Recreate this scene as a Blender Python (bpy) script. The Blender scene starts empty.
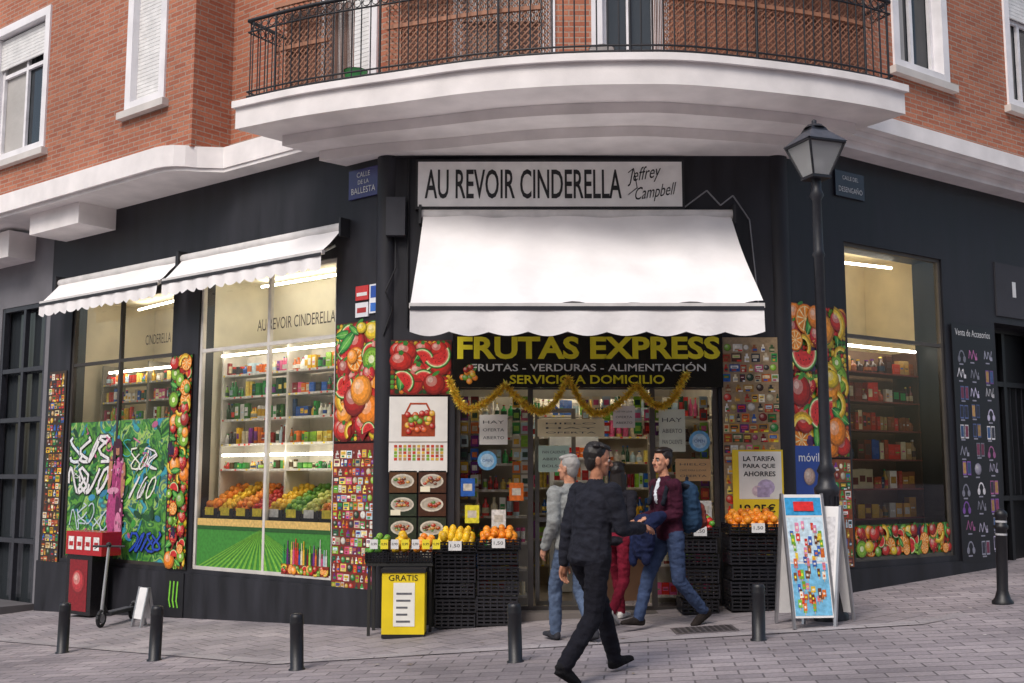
import bpy,bmesh,math,random
import numpy as np
from mathutils import Vector,Matrix,noise as MN
rnd=random.Random(7); R=rnd.random; U=rnd.uniform; CH=rnd.choice
sc=bpy.context.scene; COL=sc.collection
pi=math.pi
def c(h):
    o=[]
    for i in (0,2,4):
        v=int(h[i:i+2],16)/255; o.append(v/12.92 if v<=.04045 else ((v+.055)/1.055)**2.4)
    return tuple(o)
def dk(k,f): return tuple(min(1,v*f) for v in k)
def mixc(a,b,t): return tuple(x+(y-x)*t for x,y in zip(a,b))
BLK=c('17171c'); WH=(.78,.77,.76)
# ---------------------------------------------------------------- materials
MATS={}
def base(key):
    m=bpy.data.materials.new(key); m.use_nodes=True; MATS[key]=m
    nt=m.node_tree; return m,nt,nt.nodes['Principled BSDF'],nt.nodes.new,nt.links.new
def noise(nt,scale,vec=None,detail=4):
    n=nt.nodes.new('ShaderNodeTexNoise'); n.inputs['Scale'].default_value=scale; n.inputs['Detail'].default_value=detail
    if vec is None:
        t=nt.nodes.new('ShaderNodeTexCoord'); vec=t.outputs['Object']
    nt.links.new(vec,n.inputs['Vector']); return n
def mul(nt,colout,fac,lo,hi):
    mr=nt.nodes.new('ShaderNodeMapRange'); mr.inputs['From Min'].default_value=.3; mr.inputs['From Max'].default_value=.7
    mr.inputs['To Min'].default_value=lo; mr.inputs['To Max'].default_value=hi
    nt.links.new(fac,mr.inputs['Value'])
    v=nt.nodes.new('ShaderNodeVectorMath'); v.operation='SCALE'
    nt.links.new(colout,v.inputs[0]); nt.links.new(mr.outputs[0],v.inputs['Scale']); return v.outputs[0]
def bump(nt,b,h,st,dist):
    n=nt.nodes.new('ShaderNodeBump'); n.inputs['Strength'].default_value=st; n.inputs['Distance'].default_value=dist
    nt.links.new(h,n.inputs['Height']); nt.links.new(n.outputs[0],b.inputs['Normal'])
def vmat(key,rough,nz=(6,.85,1.08),bp=None,metal=0,spec=.5):
    m,nt,b,N,L=base(key)
    a=N('ShaderNodeAttribute'); a.attribute_name='Col'
    n=noise(nt,nz[0]); L(mul(nt,a.outputs['Color'],n.outputs[0],nz[1],nz[2]),b.inputs['Base Color'])
    b.inputs['Roughness'].default_value=rough; b.inputs['Metallic'].default_value=metal
    b.inputs['Specular IOR Level'].default_value=spec
    if bp: 
        n2=noise(nt,bp[0]); bump(nt,b,n2.outputs[0],bp[1],bp[2])
vmat('m',.6); vmat('p',.45,(26,.72,1.15)); vmat('t',.5,(5,.9,1.05)); vmat('g',.22,(10,.9,1.05)); vmat('f',.9,(16,.72,1.15),(13,.8,.03),spec=.2)
vmat('cl',.85,(1.6,.88,1.03),(3,.5,.05),spec=.2); vmat('pl',.8,(2.5,.86,1.06),(60,.15,.01)); vmat('i',.45,(20,.8,1.15),(90,.2,.004))
vmat('gold',.3,(30,.8,1.2),metal=.3); vmat('s',.5,(20,.92,1.05)); vmat('met',.35,metal=.8); vmat('fr',.4,(40,.8,1.15),(60,.3,.005))
def wallvec(nt):
    t=nt.nodes.new('ShaderNodeTexCoord'); s=nt.nodes.new('ShaderNodeSeparateXYZ'); nt.links.new(t.outputs['Object'],s.inputs[0])
    a=nt.nodes.new('ShaderNodeMath'); a.operation='ADD'; nt.links.new(s.outputs[0],a.inputs[0]); nt.links.new(s.outputs[1],a.inputs[1])
    cb=nt.nodes.new('ShaderNodeCombineXYZ'); nt.links.new(a.outputs[0],cb.inputs[0]); nt.links.new(s.outputs[2],cb.inputs[1]); return cb.outputs[0]
def brickmat(key,c1,c2,mo,w,h,ms,rough,vec=None,lo=.75,hi=1.15,nsc=1.2,dist=.008):
    m,nt,b,N,L=base(key)
    v=wallvec(nt) if vec is None else vec(nt)
    t=N('ShaderNodeTexBrick'); t.inputs['Scale'].default_value=1
    t.inputs['Color1'].default_value=(*c1,1);t.inputs['Color2'].default_value=(*c2,1);t.inputs['Mortar'].default_value=(*mo,1)
    t.inputs['Brick Width'].default_value=w;t.inputs['Row Height'].default_value=h;t.inputs['Mortar Size'].default_value=ms
    t.inputs['Mortar Smooth'].default_value=.2; L(v,t.inputs['Vector'])
    n=noise(nt,nsc,detail=6); o=mul(nt,t.outputs['Color'],n.outputs[0],lo,hi)
    n3=noise(nt,35); o=mul(nt,o,n3.outputs[0],.86,1.12)
    L(o,b.inputs['Base Color']); b.inputs['Roughness'].default_value=rough
    iv=N('ShaderNodeMath'); iv.operation='SUBTRACT'; iv.inputs[0].default_value=1; L(t.outputs['Fac'],iv.inputs[1])
    ad=N('ShaderNodeMath'); ad.operation='MULTIPLY_ADD'; L(n3.outputs[0],ad.inputs[0]); ad.inputs[1].default_value=.35; L(iv.outputs[0],ad.inputs[2])
    bump(nt,b,ad.outputs[0],.6,dist)
brickmat('brick',(.36,.11,.06),(.49,.18,.10),(.38,.27,.21),.25,.068,.009,.85,nsc=.8,lo=.82,hi=1.1)
def mapv(rz):
    def f(nt):
        t=nt.nodes.new('ShaderNodeTexCoord'); mp=nt.nodes.new('ShaderNodeMapping'); mp.inputs['Rotation'].default_value=(0,0,rz); nt.links.new(t.outputs['Object'],mp.inputs[0]); return mp.outputs[0]
    return f
brickmat('pavers',(.27,.235,.25),(.39,.34,.35),(.15,.13,.135),.34,.17,.008,.75,mapv(.12),.62,1.14,.6,.007)
brickmat('tiles',(.28,.25,.265),(.38,.335,.345),(.15,.13,.135),.3,.3,.008,.7,mapv(-.65),.66,1.1,.9,.006)
brickmat('kerbm',(.36,.325,.335),(.41,.37,.375),(.18,.16,.16),1.0,.6,.008,.7,mapv(.12),.7,1.08,1.5)
m,nt,b,N,L=base('black'); rgb=N('ShaderNodeRGB'); rgb.outputs[0].default_value=(.0175,.0175,.0225,1)
mp=N('ShaderNodeMapping'); t=N('ShaderNodeTexCoord'); L(t.outputs['Object'],mp.inputs[0]); mp.inputs['Scale'].default_value=(3,3,.6)
n=noise(nt,1.5,mp.outputs[0],6); L(mul(nt,rgb.outputs[0],n.outputs[0],.65,1.8),b.inputs['Base Color'])
mr=N('ShaderNodeMapRange'); mr.inputs['To Min'].default_value=.35; mr.inputs['To Max'].default_value=.75; L(n.outputs[0],mr.inputs[0]); L(mr.outputs[0],b.inputs['Roughness'])
b.inputs['Specular IOR Level'].default_value=.35
m,nt,b,N,L=base('glass'); out=nt.nodes['Material Output']; tr=N('ShaderNodeBsdfTransparent'); tr.inputs[0].default_value=(.95,.96,.95,1)
gl=N('ShaderNodeBsdfGlossy'); gl.inputs['Roughness'].default_value=.02; fr=N('ShaderNodeFresnel'); fr.inputs[0].default_value=1.5
mx=N('ShaderNodeMixShader'); L(fr.outputs[0],mx.inputs[0]); L(tr.outputs[0],mx.inputs[1]); L(gl.outputs[0],mx.inputs[2]); L(mx.outputs[0],out.inputs['Surface'])
m,nt,b,N,L=base('tube'); b.inputs['Base Color'].default_value=(.9,.9,.9,1); b.inputs['Emission Color'].default_value=(1,.91,.76,1); b.inputs['Emission Strength'].default_value=16
m,nt,b,N,L=base('dglass'); b.inputs['Base Color'].default_value=(.03,.035,.04,1); b.inputs['Roughness'].default_value=.05
m,nt,b,N,L=base('lampglass'); b.inputs['Base Color'].default_value=(.75,.76,.76,1); b.inputs['Roughness'].default_value=.3; b.inputs['Transmission Weight'].default_value=.6
m,nt,b,N,L=base('mural'); n=noise(nt,2.6,detail=6); n.inputs['Distortion'].default_value=1.2; r=N('ShaderNodeValToRGB'); e=r.color_ramp.elements
e[0].position=.3;e[0].color=(*c('12351f'),1);e[1].position=.72;e[1].color=(*c('2f7fb0'),1)
for p,k in ((.4,'2c6a34'),(.46,'5fa03a'),(.5,'1d4a2a'),(.54,'3c8a4a'),(.58,'a8c860'),(.62,'2a5a6a'),(.66,'3aa0a8')):
    q=e.new(p); q.color=(*c(k),1)
L(n.outputs[0],r.inputs[0]); L(r.outputs[0],b.inputs['Base Color']); b.inputs['Roughness'].default_value=.4
# ---------------------------------------------------------------- mesh builder
FRM={'W':Matrix.Identity(4)}
for k,(o,a) in {'L':((-1.45,12.5),-38),'F':((-1.45,12.5),0),'R':((3.1,12.5),35)}.items():
    FRM[k]=Matrix.Translation((o[0],o[1],0))@Matrix.Rotation(math.radians(a),4,'Z')
class MB:
    def __init__(s): s.v=[];s.f=[];s.c=[];s.k=[];s.sm=[]
    def add(s,vs,fs,col,m='m',sm=False):
        n=len(s.v); s.v.extend(vs)
        for f in fs: s.f.append([i+n for i in f]); s.c.append(col); s.k.append(m); s.sm.append(sm)
    def box(s,x0,x1,y0,y1,z0,z1,col,m='m',M=None):
        vs=[(x,y,z) for x in (x0,x1) for y in (y0,y1) for z in (z0,z1)]
        if M is not None: vs=[tuple(M@Vector(v)) for v in vs]
        s.add(vs,[(0,1,3,2),(4,6,7,5),(0,4,5,1),(2,3,7,6),(0,2,6,4),(1,5,7,3)],col,m)
    def quad(s,p,col,m='m'): s.add(list(p),[tuple(range(len(p)))],col,m)
    def rect(s,x0,x1,z0,z1,y,col,m='m'): s.quad([(x0,y,z0),(x1,y,z0),(x1,y,z1),(x0,y,z1)],col,m)
    def disc(s,x,z,y,r,col,m='p',n=12,rz=None,rot=0,a0=0,a1=2*pi):
        rz=rz or r; p=[]
        full=abs(a1-a0-2*pi)<1e-3
        for i in range(n if full else n+1):
            a=a0+(a1-a0)*i/n; dx,dz=r*math.cos(a),rz*math.sin(a)
            p.append((x+dx*math.cos(rot)-dz*math.sin(rot),y,z+dx*math.sin(rot)+dz*math.cos(rot)))
        if not full: p.append((x,y,z))
        s.quad(p,col,m)
    def cyl(s,p0,p1,r0,r1,col,m='m',n=10,cap=True):
        a=Vector(p0);b2=Vector(p1);d=(b2-a).normalized(); q=d.orthogonal().normalized(); w=d.cross(q)
        vs=[]
        for P,r in ((a,r0),(b2,r1)):
            for i in range(n):
                t=2*pi*i/n; vs.append(tuple(P+q*(r*math.cos(t))+w*(r*math.sin(t))))
        s.add(vs,[(i,(i+1)%n,n+(i+1)%n,n+i) for i in range(n)],col,m,True)
        if cap: s.add([vs[i] for i in range(2*n)],[tuple(range(n)),tuple(range(n,2*n))],col,m)
    def lathe(s,x,y,prof,col,m='m',n=16,z=0):
        vs=[(x+r*math.cos(2*pi*i/n),y+r*math.sin(2*pi*i/n),z+h) for r,h in prof for i in range(n)]
        fs=[(j*n+i,j*n+(i+1)%n,(j+1)*n+(i+1)%n,(j+1)*n+i) for j in range(len(prof)-1) for i in range(n)]
        s.add(vs,fs,col,m,n>6); s.add([vs[i] for i in range(len(vs)-n,len(vs))],[tuple(range(n))],col,m)
    def ball(s,x,y,z,r,col,m='fr',nu=9,nv=6,sx=1,sy=1,sz=1):
        vs=[(x,y,z+r*sz)]
        for j in range(1,nv):
            t=pi*j/nv
            for i in range(nu):
                a=2*pi*i/nu; vs.append((x+r*sx*math.sin(t)*math.cos(a),y+r*sy*math.sin(t)*math.sin(a),z+r*sz*math.cos(t)))
        vs.append((x,y,z-r*sz)); fs=[(0,1+i,1+(i+1)%nu) for i in range(nu)]
        for j in range(nv-2):
            for i in range(nu): a=1+j*nu; fs.append((a+i,a+nu+i,a+nu+(i+1)%nu,a+(i+1)%nu))
        l=1+(nv-2)*nu; fs+=[(l+i,len(vs)-1,l+(i+1)%nu) for i in range(nu)]
        s.add(vs,fs,col,m,True)
    def prism(s,pts,z0,z1,col,m='m'):
        n=len(pts); vs=[(p[0],p[1],z0) for p in pts]+[(p[0],p[1],z1) for p in pts]
        s.add(vs,[(i,(i+1)%n,n+(i+1)%n,n+i) for i in range(n)]+[tuple(range(n)),tuple(range(n,2*n))],col,m)
    def rib(s,pts,w,y,col,m='p'):
        for a,b2 in zip(pts,pts[1:]):
            dx,dz=b2[0]-a[0],b2[1]-a[1]; l=math.hypot(dx,dz) or 1; nx,nz=-dz/l*w/2,dx/l*w/2; ex,ez=dx/l*w/3,dz/l*w/3
            s.quad([(a[0]+nx-ex,y,a[1]+nz-ez),(b2[0]+nx+ex,y,b2[1]+nz+ez),(b2[0]-nx+ex,y,b2[1]-nz+ez),(a[0]-nx-ex,y,a[1]-nz-ez)],col,m); y-=.00001
    def text(s,t,w,h,cx,cz,y,col,m='t',shear=0,bold=0,rot=0):
        cu=bpy.data.curves.new('t','FONT'); cu.body=t; cu.shear=shear; cu.offset=bold; cu.resolution_u=3; cu.align_x='CENTER'
        ob=bpy.data.objects.new('t',cu); COL.objects.link(ob); dg=bpy.context.evaluated_depsgraph_get()
        me=bpy.data.meshes.new_from_object(ob.evaluated_get(dg))
        co=np.array([v.co[:2] for v in me.vertices])
        if len(co):
            lo=co.min(0);hi=co.max(0); q=(co-(lo+hi)/2)/(hi-lo)*np.array([w,h]); cr,sr=math.cos(rot),math.sin(rot)
            s.add([(cx+a*cr-b2*sr,y,cz+a*sr+b2*cr) for a,b2 in q],[tuple(p.vertices) for p in me.polygons],col,m)
        bpy.data.objects.remove(ob); bpy.data.meshes.remove(me); bpy.data.curves.remove(cu)
    def obj(s,name,parent=None,fr='W',M=None):
        me=bpy.data.meshes.new(name); me.from_pydata(s.v,[],s.f)
        ks=sorted(set(s.k))
        for k in ks: me.materials.append(MATS[k])
        me.polygons.foreach_set('material_index',[ks.index(k) for k in s.k]); me.polygons.foreach_set('use_smooth',s.sm)
        ca=me.color_attributes.new('Col','FLOAT_COLOR','CORNER'); d=[]
        for f,k in zip(s.f,s.c): d.extend((*k,1.0)*len(f))
        ca.data.foreach_set('color',d); me.update()
        ob=bpy.data.objects.new(name,me); COL.objects.link(ob)
        ob.matrix_world=M if M is not None else FRM[fr]
        if parent: ob.parent=parent
        return ob
def E(name,M=None,S=1):
    e=bpy.data.objects.new(name,None); COL.objects.link(e)
    if M is not None: e.matrix_world=M@Matrix.Scale(S,4)
    return e
def gz(x,y=0): return -.08+.06*max(-14,min(12,x))
def wallo(mb,u0,u1,z0,z1,y0,y1,ops,col,m):
    us=sorted({u0,u1,*[o[0] for o in ops],*[o[1] for o in ops]}); zs=sorted({z0,z1,*[o[2] for o in ops],*[o[3] for o in ops]})
    for a,b2 in zip(us,us[1:]):
        run=None
        for p,q in zip(zs,zs[1:]):
            hole=any(o[0]<(a+b2)/2<o[1] and o[2]<(p+q)/2<o[3] for o in ops)
            if hole:
                if run: mb.box(a,b2,y0,y1,run[0],run[1],col,m); run=None
            else: run=(run[0] if run else p,q)
        if run: mb.box(a,b2,y0,y1,run[0],run[1],col,m)
def frame(mb,u0,u1,z0,z1,y,w,d,col,mu=(),mz=(),m='m'):
    mb.box(u0,u0+w,y,y+d,z0,z1,col,m);mb.box(u1-w,u1,y,y+d,z0,z1,col,m)
    mb.box(u0+w,u1-w,y+.002,y+d,z0,z0+w,col,m);mb.box(u0+w,u1-w,y+.002,y+d,z1-w,z1,col,m)
    for a in mu: mb.box(a-w/2,a+w/2,y+.004,y+d,z0+w,z1-w,col,m)
    for a in mz: mb.box(u0+w,u1-w,y+.006,y+d,a-w/2,a+w/2,col,m)
# ---------------------------------------------------------------- ground
mb=MB(); xs=[-120,-60,-14,-8,-4,0,4,8,12,60,120]; ys=[-120,-40,0,10,20,60,160]
vs=[(x,y,gz(x)) for y in ys for x in xs]; n=len(xs)
mb.add(vs,[(j*n+i,j*n+i+1,(j+1)*n+i+1,(j+1)*n+i) for j in range(len(ys)-1) for i in range(n-1)],(1,1,1),'pavers'); mb.obj('ground')
def offs(L,F,Rr,w):
    def P(fr,u): v=FRM[fr]@Vector((u,-w,0)); return (v.x,v.y)
    k1=w*math.tan(math.radians(19)); k2=w*math.tan(math.radians(17.5))
    return [P('L',L),P('F',-k1),P('F',4.55+k2),P('R',Rr)]
def strip(name,w0,w1,mat,h):
    a=offs(-14,0,12,w0); b2=offs(-14,0,12,w1); mb=MB()
    for i in range(3):
        q=[a[i],a[i+1],b2[i+1],b2[i]]; mb.quad([(x,y,gz(x)+h) for x,y in q],(1,1,1),mat)
    mb.obj(name)
strip('pavement',-.1,1.95,'tiles',.004); strip('kerb_strip',1.95,2.15,'kerbm',.008)
mb=MB(); gy=10.85; gx=1.85
M=Matrix.Translation((gx,gy,gz(gx)+.012))@Matrix.Rotation(-math.atan(.06),4,'Y')
mb.box(-.3,.3,-.2,.2,-.02,0,c('5a5456'),'i',M)
for i in range(10): mb.box(-.27+.056*i,-.24+.056*i,-.17,.17,0,.004,c('3a3637'),'i',M)
mb.obj('drain_grate')
mb=MB()
for i in range(34):
    x,y=U(-5.5,5.5),U(8.6,12); a=U(0,6.28); r=U(.012,.035); g=gz(x)+.012
    mb.quad([(x+r*math.cos(a+t)*q,y+r*math.sin(a+t)*q,g+.001*(t>2)) for t,q in ((0,1),(1.4,.6),(2.9,1.1),(4.5,.7))],c(CH(['c8c0b0','8a7a50','5a4a38','d8d4cc','6a5a40'])))
mb.obj('leaf_litter')
# ---------------------------------------------------------------- building
BL=E('corner_building')
mb=MB(); W1=(-6.67,-4.09,.3,4.12); W2=(-3.5,-.83,.3,4.12); W3=(1.15,3.14,.5,4.35)
wallo(mb,-7.3,0,-1.2,5.6,0,.25,[W1,W2],(1,1,1),'black')
mb.box(-7.3,-.002,-.03,.0,-1.2,.24,(1,1,1),'black')
mb.obj('street_wall_left',BL,'L')
mb=MB(); wallo(mb,0,4.55,-1.2,5.6,0,.25,[(.8,3.8,-.02,2.62)],(1,1,1),'black')
for x0,x1 in ((0,.78),(3.84,4.55)): mb.box(x0,x1,-.03,0,-1,.28,(1,1,1),'black')
mb.obj('street_wall_front',BL,'F')
mb=MB(); wallo(mb,0,14,-1.2,5.6,0,.45,[W3,(4.3,5.7,.2,3.6)],(1,1,1),'black'); mb.box(.002,4.25,-.03,0,-1,.42,(1,1,1),'black')
mb.box(4.3,5.7,.38,.42,.2,3.6,c('0e0e12'),'i'); frame(mb,4.3,5.7,.2,3.6,.3,.07,.06,c('1a1b20'),(5.0,),(2.8,1.2),'i')
for i in range(8): mb.box(4.4+i*.15,4.415+i*.15,.33,.345,1.25,2.78,c('26262c'),'i')
mb.box(4.36,5.6,-.02,0,3.7,4.45,c('3c3c42'),'pl'); mb.text('1',.09,.22,4.8,4.1,-.025,WH)
mb.obj('street_wall_right',BL,'R')
mb=MB()
for P in ((-1.45,12.5),(3.1,12.5)): mb.lathe(P[0],P[1]+.09,[(.13,-1.2),(.13,5.44)],(1,1,1),'black',20)
mb.obj('corner_columns',BL)
def shopwin(fr,W,zb,mu,nm,fc):
    mb=MB(); frame(mb,W[0],W[1],W[2],W[3],.03,.045,.06,fc,mu,(zb,),'m'); mb.obj(nm+'_frame',BL,fr)
    mb=MB(); mb.rect(W[0],W[1],W[2],W[3],.06,(1,1,1),'glass'); mb.obj(nm+'_glass',BL,fr)
shopwin('L',W1,3.17,(-5.4,),'shop_window_a',c('3b3734')); shopwin('L',W2,3.17,(-2.1,),'shop_window_b',c('cfcac4')); shopwin('R',W3,3.2,(),'shop_window_c',c('55504a'))
def room(fr,x0,x1,d,z0,z1,wc,fc,nm,tubes,y0=.25):
    mb=MB()
    mb.box(x0-.1,x1+.1,d,d+.1,z0,z1,wc,'pl'); mb.box(x0-.1,x0,y0,d,z0,z1,wc,'pl'); mb.box(x1,x1+.1,y0,d,z0,z1,wc,'pl')
    mb.box(x0-.1,x1+.1,y0,d+.1,z0-.1,z0,fc,'m'); mb.box(x0-.1,x1+.1,y0,d+.1,z1,z1+.1,dk(wc,1.1),'pl')
    for t in tubes:
        mb.cyl(t[0],t[1],.018,.018,(1,1,1),'tube',8)
    mb.obj(nm,BL,fr)
cream=c('e2d8bf')
room('L',-6.75,-4.02,1.5,.28,4.2,cream,c('8a8478'),'room_a',[((-6.3,.9,4.1),(-5,.7,4.1)),((-6.4,.5,3.08),(-4.4,.5,3.08))])
room('L',-3.58,-.78,1.25,.28,4.2,c('e8e2cf'),c('8a8478'),'room_b',[((-3.2,.8,4.12),(-1.3,.8,4.12)),((-3.4,.32,3.12),(-1,.32,3.12)),((-3.3,.3,1.78),(-1,.3,1.78))])
room('R',1.05,3.24,1.3,.48,4.45,c('e8d8b0'),c('8a8478'),'room_c',[((1.5,.8,4.3),(2.9,.6,4.3)),((1.3,.36,3.14),(3,.36,3.14))],.45)
room('F',.7,3.9,4.6,-.02,2.85,c('d9d0c0'),c('9d9488'),'shop_room',[((1.0,.34,2.8),(3.6,.34,2.8)),((1.6,1.4,2.78),(3,1.4,2.78)),((1.6,3.0,2.75),(3,3.0,2.75))])
BR=(1,1,1)
mb=MB(); wallo(mb,-2.95,0,5.6,12,0,.3,[(-1.15,-.25,5.8,8.1)],BR,'brick')
wallo(mb,-14,-2.95,5.75,12,-.62,.3,[(-8.3,-6.65,6.4,8.6),(-4.42,-3.62,6.5,8.8),(-12,-10.5,6.4,8.6)],BR,'brick')
mb.obj('upper_wall_left',BL,'L')
mb=MB(); wallo(mb,0,4.55,5.6,12,0,.3,[(2.45,3.25,5.8,8.1),(.8,1.9,5.8,8.1)],BR,'brick'); mb.obj('upper_wall_front',BL,'F')
mb=MB(); wallo(mb,0,14,5.6,12,0,.3,[(2.35,3.45,6.8,8.9),(5.0,6.1,6.8,8.9)],BR,'brick'); mb.obj('upper_wall_right',BL,'R')
def win(mb,u0,u1,z0,z1,y,shut=0,sill=True,col=c('ebe8ea')):
    frame(mb,u0-.06,u1+.06,z0-.0,z1+.06,y-.03,.13,.2,col,m='pl')
    frame(mb,u0+.07,u1-.07,z0+.13,z1-.05,y+.12,.06,.05,col,((u0+u1)/2,),(z0+(z1-z0)*.68,))
    mb.rect(u0,u1,z0,z1,y+.18,(1,1,1),'dglass')
    if u1-u0>1: mb.rect(u0+.1,(u0+u1)/2-.1,z0+.1,z1,y+.175,c('b8b4b0'),'cl')
    if shut:
        zz=z1-(z1-z0)*shut; k=z1-.1
        while k>zz: mb.box(u0+.07,u1-.07,y+.075,y+.1,k-.055,k-.006,c('e4e2e0'),'m'); k-=.055
        mb.box(u0+.07,u1-.07,y+.1,y+.11,zz,z1-.05,c('8f8d8c'))
    if sill: mb.box(u0-.14,u1+.14,y-.1,y+.1,z0-.1,z0-.002,c('cfc9c4'),'pl')
mb=MB(); win(mb,-1.15,-.25,5.8,8.1,0,.9,False); win(mb,-8.3,-6.65,6.4,8.6,-.62,.25); win(mb,-4.42,-3.62,6.5,8.8,-.62,.97); win(mb,-12,-10.5,6.4,8.6,-.62)
mb.obj('windows_left',BL,'L')
mb=MB(); win(mb,2.45,3.25,5.8,8.1,0,0,False); win(mb,.8,1.9,5.8,8.1,0,.5,False); mb.obj('windows_front',BL,'F')
mb=MB(); win(mb,2.35,3.45,6.8,8.9,0,.2); win(mb,5.0,6.1,6.8,8.9,0,.3); mb.obj('windows_right',BL,'R')
PW=c('f2ecea')
mb=MB()
pts=[(-14,.1)]+[(-14,-.85)]+[(-3.4,-.85)]+[(-3.4+.5*math.sin(a),-.35-.5*math.cos(a)) for a in (.3,.6,.9,1.2)]+[(-2.7,-.3),(-.3,-.3),(-.3,.1)]
mb.prism(pts,5.48,5.76,PW,'pl')
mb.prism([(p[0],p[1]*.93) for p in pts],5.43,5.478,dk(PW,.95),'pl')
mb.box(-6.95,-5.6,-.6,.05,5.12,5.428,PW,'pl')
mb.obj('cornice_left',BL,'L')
mb=MB(); mb.box(.3,14,-.55,.1,5.6,5.8,PW,'pl'); mb.box(.3,14,-.42,.1,5.52,5.598,PW,'pl'); mb.box(.3,14,-.28,.1,5.42,5.518,PW,'pl'); mb.obj('cornice_right',BL,'R')
def catm(P,k=6):
    o=[]; P=[P[0]]+P+[P[-1]]
    for i in range(1,len(P)-2):
        a,b2,d,e2=[np.array(q) for q in P[i-1:i+3]]
        for j in range(k):
            t=j/k; o.append(tuple(.5*((2*b2)+(-a+d)*t+(2*a-5*b2+4*d-e2)*t*t+(-a+3*b2-3*d+e2)*t**3)))
    o.append(tuple(P[-1])); return o
edge=catm([(-3.18,12.24),(-2.3,11.76),(-1.2,11.32),(-.4,11.02),(.4,10.84),(1.2,10.78),(1.92,10.82),(3.03,11.12),(3.8,11.42),(4.33,11.71)])
cen=np.array([.7,14.2])
def inset(E_,d):
    o=[]
    for p in E_:
        v=cen-np.array(p); o.append(tuple(np.array(p)+v/np.linalg.norm(v)*d))
    return o
mb=MB(); back=[(3.4,13.2),(-2.0,13.5)]
mb.prism(edge+back,5.46,5.7,PW,'pl'); mb.prism(inset(edge,-.05)+back,5.702,5.78,PW,'pl')
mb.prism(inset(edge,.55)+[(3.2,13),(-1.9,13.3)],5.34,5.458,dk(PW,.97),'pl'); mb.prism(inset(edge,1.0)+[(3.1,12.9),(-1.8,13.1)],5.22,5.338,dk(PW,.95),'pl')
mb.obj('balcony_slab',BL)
IR=c('1b1b20'); path=inset(edge,.12); 
full=[(-2.55,13.1)]+path+[(3.75,12.75)]
def resample(P,step):
    P=[np.array(p) for p in P]; o=[]; d=0; nxt=0
    for a,b2 in zip(P,P[1:]):
        l=np.linalg.norm(b2-a)
        while nxt<=d+l: o.append(tuple(a+(b2-a)*(nxt-d)/l)); nxt+=step
        d+=l
    return o
mb=MB(); rs=resample(full,.115)
for i,p in enumerate(rs):
    big=i%12==0; r=.015 if big else .008
    mb.cyl((p[0],p[1],5.78),(p[0],p[1],6.78),r,r,IR,'i',6,False)
    if i+1<len(rs):
        q=rs[i+1]; a=math.atan2(q[1]-p[1],q[0]-p[0]); mx_,my_=(p[0]+q[0])/2,(p[1]+q[1])/2
        ring=[(mx_+.045*math.cos(t)*math.cos(a),my_+.045*math.cos(t)*math.sin(a),6.7+.045*math.sin(t)) for t in [2*pi*k/8 for k in range(9)]]
        for g,h in zip(ring,ring[1:]): mb.cyl(g,h,.006,.006,IR,'i',4,False)
for z,r in ((6.78,.024),(6.64,.011),(5.92,.011),(5.86,.012)):
    for a,b2 in zip(full,full[1:]): mb.cyl((*a,z),(*b2,z),r,r,IR,'i',6)
mb.obj('balcony_railing',BL)
mb=MB()
def lat(x0,x1,z0,z1,col,bk):
    st_=.025; seg=[p for p in resample(inset(edge,.2),st_) if x0<=p[0]<=x1]; n=len(seg); H=z1-z0; k=int(H/st_)
    for st in range(-k-k%3,n,3):
        for dr in (1,-1):
            pr=None
            for j in range(0,k+1):
                i=st+j
                if 0<=i<n:
                    z=z0+j*st_ if dr>0 else z1-j*st_; p=(seg[i][0],seg[i][1]-(.01 if dr>0 else 0),z)
                    if pr: mb.quad([(pr[0],pr[1],pr[2]-.011),(p[0],p[1],p[2]-.011),(p[0],p[1],p[2]+.011),(pr[0],pr[1],pr[2]+.011)],dk(col,1 if dr>0 else .8),'m')
                    pr=p
                else: pr=None
    for a,b2 in zip(seg[::6],seg[6::6]):
        for z in (z0,z1,(z0+z1)/2): mb.box(0,math.dist(a,b2),-.025,.01,z-.022,z+.022,dk(col,1.1),'m',Matrix.Translation((*a,0))@Matrix.Rotation(math.atan2(b2[1]-a[1],b2[0]-a[0]),4,'Z'))
    for p in resample(inset([q for q in edge if x0-.1<=q[0]<=x1+.1],.26),.017):
        w_=U(.005,.0075); h_=z1-U(.03,.1); mb.quad([(p[0]-w_,p[1],z0),(p[0]+w_,p[1],z0),(p[0]+w_,p[1],h_),(p[0]-w_,p[1],h_)],dk(bk,U(.6,1.25)),'m')
bw=c('a06e54'); bk=c('6a4638')
lat(-2.75,-2.0,5.84,6.9,bw,bk); lat(-1.4,.42,5.84,6.95,bw,bk); lat(1.55,4.1,5.84,7.1,dk(bw,1.1),dk(bk,1.3))
mb.obj('lattice_screen',BL)
mb=MB()
for x,y,k in ((-1.75,11.85,'3da053'),(.95,11.2,'e0dcd8')): mb.lathe(x,y,[(.1,0),(.13,.2),(.14,.2)],c(k),'g',12,5.8)
mb.obj('balcony_buckets',BL)
mb=MB(); mb.prism([(-12,20),(-1.45,12.5),(3.1,12.5),(14,20.2),(14,30),(-12,30)],12,12.3,PW,'pl'); mb.obj('roof',BL)
mb=MB(); G=c('77757a')
wallo(mb,-16,-7.31,-1.6,5.37,.05,.35,[(-8.9,-7.5,-.7,4.25),(-11.5,-9.1,-.7,4.25)],G,'pl')
for a,b2 in ((-8.9,-7.5),(-11.5,-9.1)):
    mb.rect(a,b2,-.7,4.25,.2,(1,1,1),'dglass'); frame(mb,a,b2,-.7,4.25,.06,.07,.08,c('34353c'),((a+b2)/2,),(3.2,2.4,1.5,.5),'i')
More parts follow.
